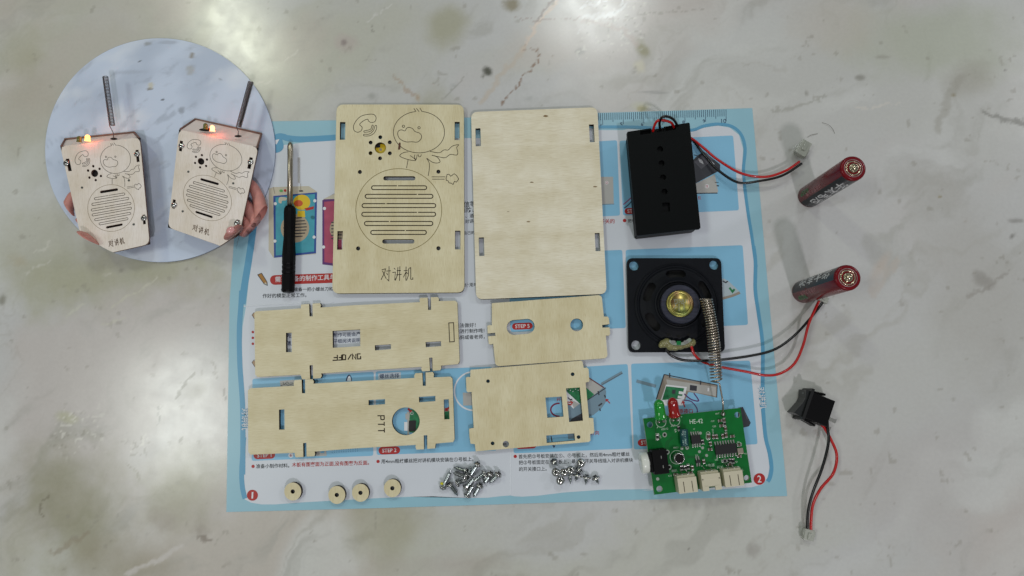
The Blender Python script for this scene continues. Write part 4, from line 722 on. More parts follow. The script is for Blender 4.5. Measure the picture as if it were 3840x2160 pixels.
for x, y, a, r in ((335,545,30,34),(370,780,32,32),(400,985,30,34),(240,1145,22,22),(570,732,20,20),(640,722,24,26),(820,522,20,20),(850,722,20,20),(808,775,20,20),(905,825,20,20)):
    flat('solder_pad', [K(PC, circ(x, y, a, r, 20))], zt + .002, mat('tinned_pad', (170, 180, 170), .35, .5), cb)
    if a > 29: flat('slot_hole', [K(PC, circ(x, y, a * .55, r * .6, 14))], zt + .004, mat('hole_black', (3, 3, 3), .9), cb)
def on(k, x, y, z): return px(*K(k, [(x, y)])[0], z)
PA = math.atan2(-(180 - 325), 1365 - 45) # board angle in the picture plane
ax = (px(*pcb_c[1], ZP) - px(*pcb_c[0], ZP)).normalized(); BA = math.atan2(ax.y, ax.x); BR = Euler((0, 0, BA)).to_matrix().to_4x4()
def bmat(x, y, z): return Matrix.Translation(on(PC, x, y, z)) @ BR
# SMD passives: brown or black body with two bright ends
SMB = mat('smd_brown', (78, 60, 46), .5); SMK = mat('smd_black', (22, 22, 24), .4)
def smd(x, y, vert, m, L_=.20, w=.11):
    M = bmat(x, y, ZP + .06) @ (Euler((0, 0, math.pi / 2)).to_matrix().to_4x4() if vert else Matrix()); bm = bmesh.new(); bbox(bm, (0, 0, 0), (L_ * .55, w, .09), M); o = bmobj('chip_part', bm, m, cb)
    for s in (-1, 1): bm = bmesh.new(); bbox(bm, (s * L_ * .38, 0, -.002), (L_ * .26, w * 1.06, .1), M, .01); bmobj('solder_end', bm, SOLD, o)
for a in ((1085,352,0,SMB),(1140,345,1,SMB),(1105,420,0,SMB),(1145,395,1,SMK),(1160,460,1,SMB),(930,565,1,SMB,.26,.13),(995,570,1,SMB),(1038,568,1,SMB),(1122,562,1,SMB),(1168,545,1,SMB,.24),(1250,565,0,SMB),(955,665,1,SMB),(950,742,0,SMB),(1345,680,0,SMB),(1345,835,0,SMB),(1150,898,0,SMK,.24),(1220,895,1,SMK),(1262,900,1,SMK,.24),(865,905,1,SMB),(850,640,1,SMK),(565,993,1,SMK,.22),(612,990,1,SMK),(653,980,1,SMK,.22),(710,990,1,SMB),(480,1085,0,SMB),(685,1062,0,SMB),(1335,1030,1,SMB,.24),(237,572,1,SMK,.24),(525,455,1,SMK),(1218,945,0,SMB)): smd(*a)
def chip(x, y, L_, w, n, name='ic_chip'):
    M = bmat(x, y, ZP); bm = bmesh.new(); bbox(bm, (0, 0, .09), (L_, w, .12), M, .012); o = bmobj(name, bm, SMK, cb)
    for s in (-1, 1):
        for i in range(n):
            bm = bmesh.new(); xx = (i - (n - 1) / 2) * (L_ / n); bbox(bm, (xx, s * (w / 2 + .035), .06), (.05, .08, .03), M); bbox(bm, (xx, s * (w / 2 + .1), .022), (.06, .11, .035), M, .01); bmobj('pin', bm, SOLD, o)
chip(750,605,.42,.38,4); chip(1155,735,.96,.42,8); chip(782,905,.22,.13,2)
bm = bmesh.new(); bbox(bm, (0, 0, .06), (.26, .26, .1), bmat(1355, 762, ZP), .02); bmobj('crystal', bm, mat('crystal_can', (186, 176, 160), .3, .8), cb)
# lying electrolytic capacitor
a, b = on(PC, 592, 465, ZP + .2), on(PC, 605, 700, ZP + .2); bm = bmesh.new(); pcyl(bm, b, a, [(0,.15),(.04,.185),(.1,.19),(.14,.175),(.18,.19),(.92,.19),(.97,.185),(1,.16)], 24); cp = bmobj('capacitor', bm, mat('capacitor_teal', (20, 74, 78), .25, coat=.4), cb, True)
strokes('capacitor_print', [(K(PC, p), False, False) for p in ([(602,500),(612,500),(622,512)], [(600,520),(620,522)], [(602,540),(622,545)], [(608,560),(618,575)], [(605,600),(628,605),(610,625),(630,628)], [(612,640),(635,645)], [(615,665),(635,668),(640,685)], [(565,530),(580,540),(566,550)], [(575,620),(592,622)], [(578,640),(595,640),(592,655),(578,652)])], .022, ZP + .395, mat('capacitor_pale_print', (150, 190, 180), .4), cb)
for x in (570, 640): wire('capacitor_leg', PC, [(600 if x > 600 else 590, 700, ZP + .2), (x + 5, 712, ZP + .15), (x, 728, ZP)], .022, SOLD, cb)
# microphone capsule
m0 = on(PC, 500, 850, ZP); bm = bmesh.new(); lathe(bm, [(.24, 0), (.245, .46), (.23, .5), (.195, .5), (.19, .47)], 32, Matrix.Translation((m0.x, m0.y, ZP)), True); mic = bmobj('microphone', bm, STEEL, cb, True)
bm = bmesh.new(); lathe(bm, [(.2, 0), (.195, .015), (.0001, .015)], 28, Matrix.Translation((m0.x, m0.y, ZP + .475)), True); bmobj('felt_disc', bm, mat('black_felt', (16, 14, 14), .95), mic)
# LEDs bent over the top edge
for (x0, y0, x1, y1, nm, col, em) in ((280,312,250,85,'led_green',(28,170,60),0), (470,285,435,60,'led_red',(176,12,10),0)):
    mm = mat(nm + '_resin', col, .12, trans=.5, emit=lin(col), estr=.04, coat=.5)
    a, b = on(PC, x0, y0, ZP + .55), on(PC, x1, y1, ZP + .85); L_ = (b - a).length
    bm = bmesh.new(); pcyl(bm, a, a + (b - a).normalized() * .88, [(0,.24),(.001,.275),(.1,.275),(.12,.24),(.7,.235),(.82,.215),(.92,.15),(.98,.07),(1,.001)], 28); ld = bmobj('led', bm, mm, cb, True); ld['label'] = 'green LED' if 'green' in nm else 'dark red LED'
    for s in (-1, 1):
        base = ((255, 370) if s < 0 else (320, 360)) if 'green' in nm else ((443, 350) if s < 0 else (508, 345))
        P = [a + Vector((s * .07, .04, 0)), a + Vector((s * .08, -.1, 0)), on(PC, base[0], base[1] - 5, ZP + .25), on(PC, base[0], base[1], ZP)]
        link('led_leg', tube_mesh([Vector(v) for v in smooth(P, False, 6)], .025, 8), SOLD, ld, smooth=True)
        bm = bmesh.new(); lathe(bm, [(.085, 0), (.075, .05), (.03, .12)], 14, Matrix.Translation(on(PC, *base, ZP + .002)), True); bmobj('solder_joint', bm, SOLD, ld, True)
# push button (black body, white cap to the left)
M = bmat(240, 890, ZP); bm = bmesh.new(); bbox(bm, (0, 0, .32), (.66, 1.06, .62), M, .03); bbox(bm, (-.36, 0, .3), (.16, .7, .4), M, .03)
for s in (-1, 0, 1): bbox(bm, (-.36, s * .38, .35), (.22, .1, .2), M, .02)
bt = bmobj('push_button', bm, BLK2, cb)
for x, y in ((.05, .2), (.08, -.22)): bm = bmesh.new(); bbox(bm, (x, y, .635), (.03, .12, .02), M); bmobj('contact_slit', bm, SOLD, bt)
bm = bmesh.new(); Mc = bmat(160, 912, ZP + .32) @ Euler((0, -math.pi / 2, 0)).to_matrix().to_4x4(); lathe(bm, [(.16, -.15), (.16, .18), (.44, .18), (.47, .21), (.47, .46), (.45, .50), (.38, .52), (.0001, .52)], 40, Mc, True); bmobj('button_cap', bm, mat('button_white', (226, 230, 222), .25, coat=.3), bt, True)
# three side-entry sockets
def socket(x, y, rev, pins):
    M = bmat(x, y, ZP); bm = bmesh.new(); w, d, h = .84, .66, .62
    if not rev: bbox(bm, (0, 0, h / 2), (w, d, h), M, .02)
    else:
        bbox(bm, (0, .2, h / 2), (w, d * .4, h), M, .02); bbox(bm, (0, -.08, .06), (w, d * .7, .1), M, .01); bbox(bm, (0, -.02, h - .05), (w, d * .55, .09), M, .015)
        for s in (-1, 1): bbox(bm, (s * (w / 2 - .05), -.12, h / 2), (.1, d * .8, h), M, .015); bbox(bm, (s * (w / 2 - .18), -.28, h - .05), (.2, .22, .09), M, .01)
    bbox(bm, (0, .36, .25), (w * .94, .12, .5), M, .02)
    s_ = bmobj('socket', bm, CRM, cb)
    if not rev:
        for q in (-.17, .2): bm = bmesh.new(); bbox(bm, (q, -.06, h + .001), (.03, .45, .012), M); bmobj('slot', bm, mat('slot_shadow_brown', (70, 62, 46), .8), s_)
    for q in (-.13, .13):
        P = [M @ Vector(v) for v in ((q, .28, .42), (q, .42, .42), (q, .52, .3), (q, .56, .02))]; link('socket_pin', tube_mesh([Vector(v) for v in smooth(P, False, 5)], .028, 6), SOLD, s_, smooth=True)
        if rev: link('socket_pin', tube_mesh([M @ Vector((q, .15, .3)), M @ Vector((q, -.3, .3))], .025, 6), SOLD, s_)
socket(600,1200,False,2); socket(915,1150,True,2); socket(1215,1115,False,2)
# antenna: straight lead and coil lying over the speaker
root_ = on(PC, 1125, 262, ZP); P = [root_, on(PC, 1125, 235, ZP + .3), on(PC, 1128, 150, ZP + .5), on(PC, 1115, 40, ZP + .6), px(*K(K6, [(862,150)])[0], 1.35)]
tip = px(*K(SP, [(1120,635)])[0], 1.62); base_ = px(*K(K6, [(842,150)])[0], 1.25); d = tip - base_; n_ = 31; hel = []
q = d.to_track_quat('Z', 'Y')
for i in range(n_ * 14 + 1):
    t_ = i / (n_ * 14); th = 2 * math.pi * t_ * n_; rr = .25
    bend = Vector((.10 * math.sin(math.pi * t_), 0, 0)); pitch = t_ ** .93
    hel.append(base_ + d * pitch + bend + q @ Vector((rr * math.cos(th), rr * math.sin(th), 0)))
P = [Vector(v) for v in smooth(P, False, 6)][:-1] + hel
link('antenna', tube_mesh(P, .038, 6), mat('spring_wire', (190, 180, 165), .22, 1), cb, smooth=True)
bm = bmesh.new(); lathe(bm, [(.13, 0), (.1, .06), (.04, .13)], 16, Matrix.Translation(root_), True); bmobj('solder_joint', bm, SOLD, cb, True)

# ================================================================== rocker switch
sl = sp(SW, 650, 700, .0)
sw = empty('rocker_switch', (sl.x, sl.y, .0), 'black rocker switch lying on its side with red and black leads', 'switch')
MS = Matrix.Translation((sl.x - .12, sl.y + .0, .52)) @ Euler((0, 0, math.radians(-24))).to_matrix().to_4x4()   # +x towards the terminals
bm = bmesh.new(); bbox(bm, (.36, 0, 0), (1.02, 1.22, .86), MS, .03); bbox(bm, (.1, 0, 0), (.3, 1.28, .5), MS, .02)
for s in (-1, 1):
    bbox(bm, (.32, s * .66, 0), (.5, .1, .5), MS @ Matrix.Rotation(s * .16, 4, 'Z'), .02)
bmobj('body', bm, BLK2, sw)
bm = bmesh.new(); bbox(bm, (-.24, 0, 0), (.14, 1.5, 1.02), MS, .025); bmobj('bezel', bm, mat('bezel_black', (14, 15, 17), .38), sw)
bm = bmesh.new(); prof = [(-.26, .62), (-.50, .60), (-.40, .25), (-.44, 0), (-.56, -.30), (-.68, -.58), (-.26, -.62)]
prof = prof[::-1]
top = [bm.verts.new(MS @ Vector((x, y, .40))) for x, y in prof]; bot = [bm.verts.new(MS @ Vector((x, y, -.40))) for x, y in prof]
bm.faces.new(top); bm.faces.new(bot[::-1])
for i in range(len(top)): bm.faces.new((top[i - 1], top[i], bot[i], bot[i - 1]))
rk = bmobj('rocker', bm, mat('rocker_black', (30, 33, 34), .3), sw)
me = bpy.data.meshes.new('mark'); me.from_pydata([tuple(MS @ Vector(v)) for v in ((-.475, .47, .02), (-.475, .47, .2), (-.462, .42, .2), (-.462, .42, .02))], [], [(0, 1, 2, 3)]); link('rocker_mark', me, mat('mark_grey', (120, 125, 122), .5), rk)
for s, lab in ((-.22, .22), (-.60, -.05)):
    bm = bmesh.new(); bbox(bm, (1.06, s, lab), (.42, .2, .05), MS @ Matrix.Rotation(.0, 4, 'X'), .008); bmobj('terminal', bm, SOLD, sw)
wire('lead_wire', K6, [(1612,392,.5),(1640,405,.5),(1650,500,.6),(1655,600,.65),(1610,780,.65),(1545,950,.55),(1510,1080,.42),(1500,1225,.3)], .064, BLKW, sw, 'black lead wire')
wire('lead_wire', K6, [(1600,468,.5),(1620,485,.5),(1670,570,.55),(1715,690,.6),(1690,820,.6),(1600,930,.6),(1545,1040,.5),(1530,1150,.4),(1528,1245,.3)], .064, REDW, sw, 'red lead wire')
plug(K6, (1515,1225), (1502,1305), .26, .44, sw, TRN, .28)

# ================================================================== screws
def screw(head, tipp, k, hz_, tz, L_head, label, group, hr=.19, pan=.09, thr=.085):
    a, b = sp(k, *head, hz_), sp(k, *tipp, tz); d = (b - a); Ln = d.length; c = empty('screw', (a.x, a.y, min(a.z, b.z)), label, 'screw', group)
    qm = Matrix.Translation(a) @ d.to_track_quat('Z', 'Y').to_matrix().to_4x4()
    bm = bmesh.new(); lathe(bm, [(.0001, -pan + .03), (.05, -pan + .03), (.055, -pan), (hr * .55, -pan * .93), (hr * .85, -pan * .55), (hr, -pan * .1), (hr, 0), (hr * .9, .02), (thr * .9, .04)], 20, qm, True); hd = bmobj('head', bm, STEEL, c, True)
    bm = bmesh.new()
    for r_ in (0, math.pi / 2): bbox(bm, (0, 0, -pan - .002), (hr * 1.0, .035, .02), qm @ Matrix.Rotation(r_ + .6, 4, 'Z'))
    bmobj('cross_recess', bm, mat('recess_dark', (40, 42, 42), .4, .6), hd)
    pr = [(thr * .8, 0)]; n = max(4, int(Ln / .085))
    for i in range(n):
        z = .08 + (Ln - .2) * i / n; s = (Ln - .2) / n; pr += [(thr * .72, z), (thr * 1.12, z + s * .5), (thr * .72, z + s * .95)]
    pr += [(thr * .6, Ln - .1), (.01, Ln)]
    bm = bmesh.new(); lathe(bm, pr, 12, qm, True); bmobj('shank', bm, DSTEEL, c, False)
    return c
LG = 'long silver screws heaped by the fold'
for i, (h, t, hz_, tz, lab) in enumerate((((290,925),(520,450),.2,.16,'long silver screw with a yellow speck by its head, leftmost of the heap'), ((915,475),(580,370),.22,.14,'long silver screw at the top left of the heap, tip pointing left'), ((935,640),(560,515),.5,.2,'long silver screw with its round head facing up in the middle of the heap'),
    ((970,600),(1060,340),.16,.2,'long silver screw pointing up the page beside the topmost screw'), ((1235,300),(1020,640),.35,.2,'topmost long silver screw of the heap, head at the top'), ((490,850),(705,1150),.2,.12,'long silver screw at lower left with its tip pointing down right'), ((705,800),(900,725),.2,.3,'short-looking silver screw in the left middle, tip under the upturned head'),
    ((930,930),(1190,630),.22,.35,'long silver screw crossing the centre of the heap from lower left to upper right'), ((1410,550),(1150,760),.25,.4,'long silver screw lying over the centre with its head to the right'), ((1590,560),(1420,830),.3,.12,'long silver screw right of the heap, head tilted up beside the rightmost one'), ((1800,570),(1560,820),.3,.12,'rightmost long silver screw with its head beside the fold'),
    ((1300,880),(1120,1190),.25,.12,'long silver screw at the bottom right, head above and tip down'), ((960,1140),(1145,820),.2,.25,'long silver screw with the lowest head of the heap, near the blue border'), ((1460,600),(1390,800),.18,.14,'half hidden long silver screw just left of the two right-hand ones'))):
    screw(h, t, S1, hz_, tz, 0, lab, LG, hr=.205 if i else .19, thr=.1)
bm = bmesh.new(); bmesh.ops.create_icosphere(bm, subdivisions=2, radius=.075, matrix=Matrix.Translation(sp(S1, 265, 820, .3)) @ Matrix.Diagonal((1, .9, .5, 1))); tag(bmobj('yellow_speck', bm, mat('yellow_paint', (205, 200, 20), .5), None, True), 'tiny yellow plastic speck on the leftmost long screw', 'speck')
SG = 'short silver screws in the right-hand heap'
def up(x, y, dx, dy): return ((x, y), (x + dx, y + dy), .45, .12)
for h, t, hz_, tz, lab in ((*up(400,640,20,40), 'short silver screw standing head up, leftmost of the upturned heads'), (*up(690,640,20,40), 'short silver screw head up in the middle of the three in a row'), (*up(905,565,10,60), 'short silver screw head up, right end of the row of three'), (*up(550,920,10,40), 'short silver screw head up below the row of three'), (*up(1255,320,10,60), 'short silver screw head up at the top right of the heap'),
    ((330,285),(470,420),.22,.14,'short silver screw at the upper left lying over the printed text'), ((1180,540),(1340,650),.2,.16,'short silver screw wedged below the top right upturned head'), ((1150,760),(1060,950),.2,.13,'short silver screw in the lower middle, tip pointing down left'), ((1450,820),(1410,1060),.22,.13,'short silver screw second from the right, tip pointing down'), ((1760,840),(1860,1050),.22,.13,'rightmost short silver screw of the heap'), ((890,760),(900,1050),.15,.2,'short silver screw with its bright tip showing below the row of three')):
    screw(h, t, S2, hz_, tz, 0, lab, SG, hr=.2, pan=.11, thr=.07)

# ================================================================== round inset with two finished radios
EC = (600.5, 563, 431.5, 420)
ell = circ(EC[0], EC[1], EC[2], EC[3], 96)
ZD = .12
disc_m = mat('inset_pale_blue_marble', (186, 200, 222), .4, noise=.10, nscale=.35)
disc = board('round_picture', [ell], .045, ZD, disc_m, edge=mat('disc_edge', (150, 160, 180), .5))
tag(disc, 'round pale blue picture disc over the upper left corner of the instruction sheet', 'round picture')
def picture_face():
    n, mseg = 90, 200; c = px(EC[0], EC[1], ZD + .004)
    rim = [px(*p, ZD + .004) for p in circ(EC[0], EC[1], EC[2] - 1, EC[3] - 1, mseg)]
    V = [tuple(c)] + [tuple(c.lerp(r, (k / n))) for k in range(1, n + 1) for r in rim]; F = [(0, 1 + i, 1 + (i + 1) % mseg) for i in range(mseg)]
    for k in range(n - 1): F += [(1 + k * mseg + i, 1 + (k + 1) * mseg + i, 1 + (k + 1) * mseg + (i + 1) % mseg, 1 + k * mseg + (i + 1) % mseg) for i in range(mseg)]
    A = np.array(V); X, Y = A[:, 0], A[:, 1]; col = np.repeat(np.array(lin((206, 219, 240)))[None], len(A), 0)
    def mix(m, cc, s_):
        nonlocal col
        m = np.clip(m * s_, 0, 1)[:, None]; col = col * (1 - m) + np.array(lin(cc))[None] * m
    ss = lambda a, lo, hi: (lambda t: t * t * (3 - 2 * t))(np.clip((a - lo) / (hi - lo), 0, 1))
    u, v = X * .8 + Y * .6, -X * .6 + Y * .8
    mix(ss(fbm(u * .25, v * .5, 501), .42, .7), (184, 197, 218), .8); mix(ss(fbm(u * .3, v * .6, 521), .5, .75), (226, 234, 245), .8); mix(ss(fbm(u * .9, v * 2.4, 541, 6, .6), .58, .8), (158, 168, 184), .5)
    nz = fbm(X * 2.4, Y * 2.4, 561, 5, .6) - .5
    for x, y, rx, ry, cc, st in ((608,184,8,6,(60,62,70),1),(748,414,8,6,(70,72,82),1),(676,332,18,20,(206,204,190),.9),(668,352,24,8,(120,112,100),.8),(926,148,17,22,(140,130,116),.85),(655,78,22,14,(140,142,140),.7),(742,160,8,5,(120,126,136),.8),(862,480,24,28,(150,158,172),.8),(915,235,30,30,(174,176,176),.7),(1092,292,6,5,(140,146,156),.8),(600,545,20,9,(160,172,190),.6),(560,250,120,14,(168,178,194),.5),(780,70,60,12,(165,174,190),.6),(1000,900,120,160,(176,190,214),.5),(700,900,60,200,(205,214,226),.6)):
        p = px(*K(K1, [(x, y)])[0]); d = np.hypot((X - p.x) / (rx / 77 / K1[2]), (Y - p.y) / (ry / 77 / K1[2])) + nz * 1.3; mix(1 - ss(d, .5, 1.15), cc, st)
    me = bpy.data.meshes.new('f'); me.from_pydata(V, [], F); me.update(); at = me.color_attributes.new('stone', 'FLOAT_COLOR', 'POINT'); at.data.foreach_set('color', np.c_[col, np.ones(len(A))].astype(np.float32).ravel())
    m = bpy.data.materials.new('picture_marble_print'); m.use_nodes = True; b = m.node_tree.nodes['Principled BSDF']; a = m.node_tree.nodes.new('ShaderNodeAttribute'); a.attribute_name = 'stone'; m.node_tree.links.new(a.outputs['Color'], b.inputs['Base Color']); b.inputs['Roughness'].default_value = .4
    link('picture_face', me, m, disc)
picture_face()
# projective map from the flat engraved panel to each radio's front
def homog(src, dst):
    A = []
    for (x, y), (u, v) in zip(src, dst): A += [[x, y, 1, 0, 0, 0, -u * x, -u * y], [0, 0, 0, x, y, 1, -v * x, -v * y]]
    h = np.linalg.solve(np.array(A, float), np.array(dst, float).ravel()); H = np.append(h, 1).reshape(3, 3)
    def f(pts):
        q = np.c_[np.array([p[:2] for p in pts], float), np.ones(len(pts))] @ H.T; return [tuple(r[:2] / r[2]) for r in q]
    return f
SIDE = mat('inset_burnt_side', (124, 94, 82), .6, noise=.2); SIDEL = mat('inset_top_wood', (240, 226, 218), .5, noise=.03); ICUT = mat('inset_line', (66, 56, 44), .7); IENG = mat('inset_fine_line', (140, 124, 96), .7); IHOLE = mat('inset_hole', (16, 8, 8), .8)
def radio(label, front, back, leds, hole, ant0, ant1, lit, coil):
    fz1, fz0, bz = 1.15, 1.05, .22
    H = homog(front_outline, front); oc = H([np.mean([p for p in front_outline], axis=0)])[0]; base = px(*oc, .13)
    R = empty('walkie_talkie', (base.x, base.y, ZD), label, 'walkie talkie', 'assembled wooden radios on the round picture')
    cl = lambda p: clip_poly(p, ell)
    out = cl(rnd(H([tuple(p) for p in front_outline]), 24))
    holes = [H(p) for p in fp_slots + fp_mic + fp_vent]
    inside = [h for h in holes if all(((p[0] - EC[0]) / EC[2]) ** 2 + ((p[1] - EC[1]) / EC[3]) ** 2 < .97 for p in h)]
    board('front_board', [out] + inside, fz0, fz1, WOODI, R, edge=SIDE)
    for nm, ls, w, m_ in (('grille_outline', fp_grille, .026, ICUT), ('grille_ring', fp_ring, .018, IENG), ('duck_engraving', fp_pict, .02, ICUT), ('lettering', fp_text, .028, mat('inset_brown_letters', (92, 66, 40), .7))):
        strokes(nm, [(H(smooth(p, c, 5) if s else p), c, False) for p, c, s in ls], w, fz1 + .003, m_, R)
    # dark hollow under the holes
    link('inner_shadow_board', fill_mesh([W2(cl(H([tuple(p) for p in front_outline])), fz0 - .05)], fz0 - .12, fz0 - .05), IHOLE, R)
    # body: front quad down to back quad, back panel edge, recessed top
    F4 = cl([tuple(p) for p in front]) ; b4 = back
    fw = [px(*p, fz0) for p in (front[0], front[1])]; bw = [px(*p, bz) for p in b4[:2]]
    bm = bmesh.new(); ins = .04
    v = [bm.verts.new(p) for p in (fw[0] + Vector((.08, -.05, 0)), fw[1] + Vector((-.08, -.05, 0)), bw[1] + Vector((-.08, -.03, 0)), bw[0] + Vector((.08, -.03, 0)))]; bm.faces.new(v)
    r_ = bmesh.ops.extrude_face_region(bm, geom=bm.faces[:]); bmesh.ops.translate(bm, vec=(0, -.12, -.02), verts=[g for g in r_['geom'] if isinstance(g, bmesh.types.BMVert)])
    bmobj('top_board', bm, SIDEL, R)
    def bar(a, b, w, h, nm, m_): 
        d_ = (b - a); M_ = Matrix.Translation((a + b) / 2) @ d_.to_track_quat('X', 'Z').to_matrix().to_4x4(); bm = bmesh.new(); bbox(bm, (0, 0, 0), (d_.length, w, h), M_, .015); bmobj(nm, bm, m_, R)
    bar(bw[0] + Vector((0, 0, .0)), bw[1], .07, .12, 'back_board', SIDE); bar(fw[0] + Vector((.05, 0, 0)), bw[0] + Vector((.02, 0, 0)), .06, .08, 'side_board', SIDE); bar(fw[1] - Vector((.05, 0, 0)), bw[1], .07, .09, 'side_board', SIDE)
    # flank walls (only where the body is inside the picture)
    for i0, i1 in ((1, 2), (3, 0)):
        a, b = px(*front[i0], fz0 - .0), px(*front[i1], fz0); 
        quad = [a, b, px(*b4[i1], bz), px(*b4[i0], bz)]
        bm = bmesh.new(); vs = [bm.verts.new(p) for p in quad]; bm.faces.new(vs)
        if i0 == 1 or True: bmobj('flank_board', bm, SIDE, R) if b4[4] != i0 else bm.free()
    # screws
    for (x, y) in lit['screws']:
        p = sp(K1, x, y, fz1); bm = bmesh.new(); lathe(bm, [(.14, 0), (.14, .03), (.11, .07), (.05, .085), (.0001, .085)], 18, Matrix.Translation(p), True); s_ = bmobj('screw', bm, STEEL, R, True)
        bm = bmesh.new()
        for r2 in (.4, 1.97): bbox(bm, (0, 0, .088), (.13, .03, .012), Matrix.Translation(p) @ Matrix.Rotation(r2, 4, 'Z'))
        bmobj('cross_recess', bm, mat('recess_dark', (40, 42, 42), .4, .6), s_)
    for (x, y) in lit['pins']:
        p = sp(K1, x, y, fz1); bm = bmesh.new(); lathe(bm, [(.055, 0), (.05, .02), (.0001, .02)], 12, Matrix.Translation(p), True); bmobj('small_screw', bm, mat('dull_pin', (90, 92, 90), .4, .8), R)
    # hole and leds on the top board
    flat('led_opening', [K(K1, circ(*hole[:2], hole[2], hole[3], 20))], 1.0, IHOLE, R) if hole else None
    flat('antenna_hole', [K(K1, circ(ant0[0], ant0[1], 22, 7, 20))], 1.0, IHOLE, R)
    for i, (x, y) in enumerate(leds):
        a, b = sp(K1, x, y + 10, 1.1), sp(K1, x, y - 28, 1.2); a2 = a; bm = bmesh.new(); pcyl(bm, a2, b, [(0,.125),(.12,.125),(.14,.108),(.7,.105),(.88,.075),(1,.001)], 20)
        m_ = mat('inset_led_dull_green', (100, 104, 40), .2, coat=.4) if i == 0 else mat(lit['name'], (255, 150, 90), .3, emit=lit['col'], estr=lit['e'])
        o = bmobj('led', bm, m_, R, True); o['label'] = 'unlit greenish LED' if i == 0 else 'glowing red LED'
    l = bpy.data.lights.new('led_glow', 'POINT'); l.energy = 9; l.color = (1, .07, .04); l.shadow_soft_size = .1; lo = bpy.data.objects.new('led_glow', l); C.objects.link(lo); lo.location = sp(K1, leds[1][0] + 4, leds[1][1] - 4, 1.32)
    # antenna lead and coil
    A0, A1_ = sp(K1, *ant0, 1.0), sp(K1, *ant1, 1.15); T1 = sp(K1, *coil, 1.15); dd = T1 - A1_; qq = dd.to_track_quat('Z', 'Y'); n2 = 34; hel = []
    for i in range(n2 * 12 + 1):
        t_ = i / (n2 * 12); th = 2 * math.pi * t_ * n2; hel.append(A1_ + dd * t_ + qq @ Vector((.115 * math.cos(th), .115 * math.sin(th), 0)))
    link('antenna', tube_mesh([A0, (A0 + A1_) / 2] + hel, .021, 6), mat('inset_spring', (120, 112, 112), .3, 1), R, smooth=True)
    return R
kf = lambda p: K(K1, p)
radio('assembled plywood radio with almost upright spring antenna, left one in the round picture',
      kf([(122,690),(602,636),(662,1280),(276,1367)]), kf([(150,648),(572,606),(640,1270),(300,1350)]) + [3], [(237,655),(287,648)], None, (446,645), (436,566), dict(screws=[(160,793),(586,738),(628,1125)], pins=[(254,940),(537,896),(566,1162)], name='inset_led_glow_amber', col=(1, .30, .05), e=7), (394,268))
radio('assembled plywood radio with antenna leaning right, right one in the round picture',
      kf([(840,588),(1318,696),(1181,1324),(772,1180)]), kf([(936,526),(1338,614),(1205,1230),(800,1150)]) + [3], [(1000,577),(1041,590)], (1010,590,50,10), (1196,629), (1200,574), dict(screws=[(855,688),(1272,786),(811,1045),(1190,1155)], pins=[(896,844),(1167,914),(862,1083)], name='inset_led_glow_red', col=(1, .22, .10), e=6), (1274,300))
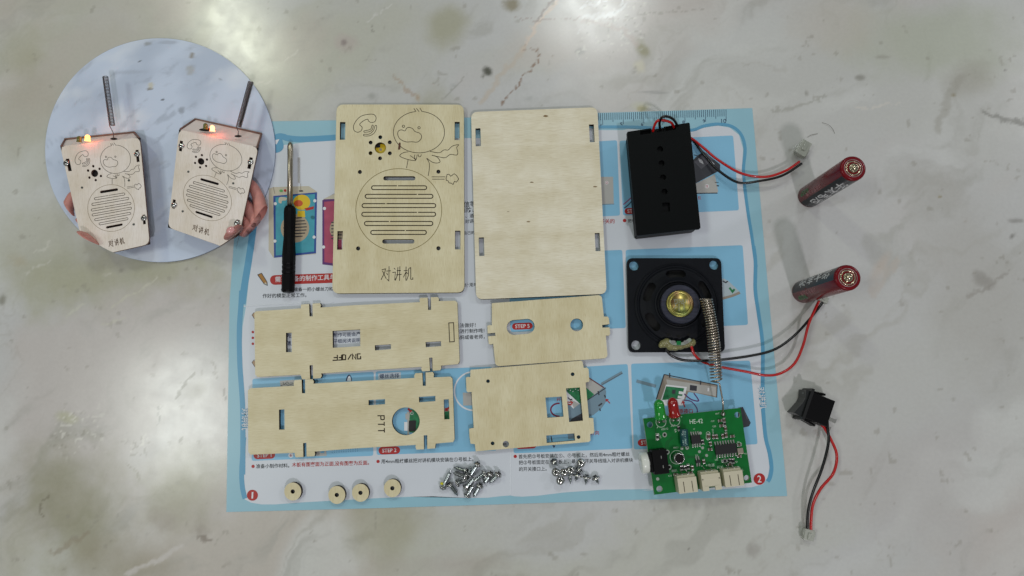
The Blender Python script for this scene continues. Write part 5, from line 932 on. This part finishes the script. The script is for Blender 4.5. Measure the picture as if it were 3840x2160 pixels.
# hands: one skinned surface each, cut where the picture ends
SKIN = mat('skin', (212, 146, 136), .5, noise=.12, nscale=3, bump=.15, bscale=14); SKIN.node_tree.nodes['Principled BSDF'].inputs['Subsurface Weight'].default_value = .08
NAIL = mat('fingernail', (222, 160, 158), .25, coat=.4)
def hand(label, chains, nail, ang, cz):
    V, E, Rr = [], [], []
    for ch in chains:
        prev = None
        for j, (x, y, z, r) in enumerate(ch):
            if j == 0 and V: idx = 0
            else: idx = len(V); V.append(tuple(sp(K1, x, y, z))); Rr.append(r)
            if prev is not None and prev != idx: E.append((prev, idx))
            prev = idx
    me = bpy.data.meshes.new('hand'); me.from_pydata(V, E, []); o = bpy.data.objects.new('hand', me); C.objects.link(o)
    md = o.modifiers.new('k', 'SKIN'); md.use_smooth_shade = True
    for i, r in enumerate(Rr): me.skin_vertices[0].data[i].radius = (r, r)
    me.skin_vertices[0].data[0].use_root = True
    o.modifiers.new('s', 'SUBSURF').levels = 2
    dg = bpy.context.evaluated_depsgraph_get(); m2 = bpy.data.meshes.new_from_object(o.evaluated_get(dg)); bpy.data.objects.remove(o)
    bm = bmesh.new(); bm.from_mesh(m2)
    P = [px(*p, cz) for p in circ(EC[0], EC[1], EC[2] - 1, EC[3] - 1, 72)]; cen = px(EC[0], EC[1], cz)
    for i in range(len(P)):
        a, b = P[i - 1], P[i]; n = Vector((b.y - a.y, a.x - b.x, 0)).normalized()
        if n.dot(a - cen) < 0: n = -n
        if all((v.co - a).dot(n) <= 0 for v in bm.verts): continue
        r_ = bmesh.ops.bisect_plane(bm, geom=bm.verts[:] + bm.edges[:] + bm.faces[:], plane_co=a, plane_no=n, clear_outer=True)
        es = [g for g in r_['geom_cut'] if isinstance(g, bmesh.types.BMEdge)]
        if es:
            try: bmesh.ops.holes_fill(bm, edges=es, sides=0)
            except Exception: pass
    bmesh.ops.translate(bm, verts=[], vec=(0, 0, 0))
    for v in bm.verts: v.co.z = max(v.co.z, ZD + .003)
    h = bmobj('hand', bm, SKIN, None, True); tag(h, label, 'hand', 'hands holding the finished radios')
    c = sp(K1, *nail[:2], nail[2]); zz = [v.co.z + h.location.z for v in h.data.vertices if (Vector((v.co.x + h.location.x, v.co.y + h.location.y)) - Vector(c[:2])).length < .12]
    if zz: c = sp(K1, *nail[:2], max(zz) - .01)
    bm = bmesh.new(); bmesh.ops.create_uvsphere(bm, u_segments=20, v_segments=10, radius=1, matrix=Matrix.Translation(c) @ Matrix.Rotation(math.radians(ang), 4, 'Z') @ Matrix.Diagonal((nail[3], nail[4], .06, 1))); bmobj('thumbnail', bm, NAIL, h, True)
hand('left hand holding the left radio, thumb with pink nail on its lower front',
     [[(200,1310,.55,.5),(228,1305,.85,.6),(258,1285,1.25,.66),(285,1262,1.42,.66),(308,1236,1.42,.54)],
      [(200,1290,.5,.34),(170,1150,.5,.34),(165,1060,.5,.27),(200,985,.45,.24),(260,960,.42,.2)], [(200,1290,.5,.34),(220,1180,.42,.3),(280,1110,.4,.25),(330,1090,.4,.2)], [(200,1290,.5,.34),(260,1210,.42,.28),(330,1180,.4,.22),(380,1170,.4,.19)], [(200,1290,.5,.34),(290,1290,.42,.26),(350,1270,.4,.2),(400,1265,.4,.17)]], (312,1232,1.62,.18,.15), -55, 1.1)
hand('right hand behind the right radio, thumb pressing its lower right corner',
     [[(1330,1260,.6,.5),(1280,1290,.9,.6),(1222,1262,1.3,.66),(1178,1230,1.42,.66),(1150,1200,1.42,.56)],
      [(1330,1240,.5,.38),(1340,1100,.5,.38),(1320,1000,.5,.30),(1285,925,.45,.26),(1230,890,.42,.2)], [(1330,1240,.5,.38),(1290,1120,.42,.34),(1250,1040,.4,.27),(1190,1010,.4,.2)], [(1330,1240,.5,.38),(1260,1170,.42,.3),(1200,1110,.4,.24),(1140,1090,.4,.2)], [(1330,1240,.5,.38),(1240,1210,.42,.28),(1180,1190,.4,.22),(1120,1180,.4,.18)]], (1150,1196,1.66,.20,.16), 25, 1.15)
# a few stray fibres on the marble
for i, pts in enumerate(([(1885,225,.02),(1940,245,.06),(1975,280,.05),(1993,318,.02)], [(1760,350,.02),(1800,330,.05),(1850,320,.02)])):
    tag(wire('fibre', K4, pts, .008, mat('fibre_grey', (120, 116, 108), .7), None), ['curved hair-thin fibre on the marble above the upper battery', 'short faint fibre on the marble beside the holder plug'][i], 'fibre')
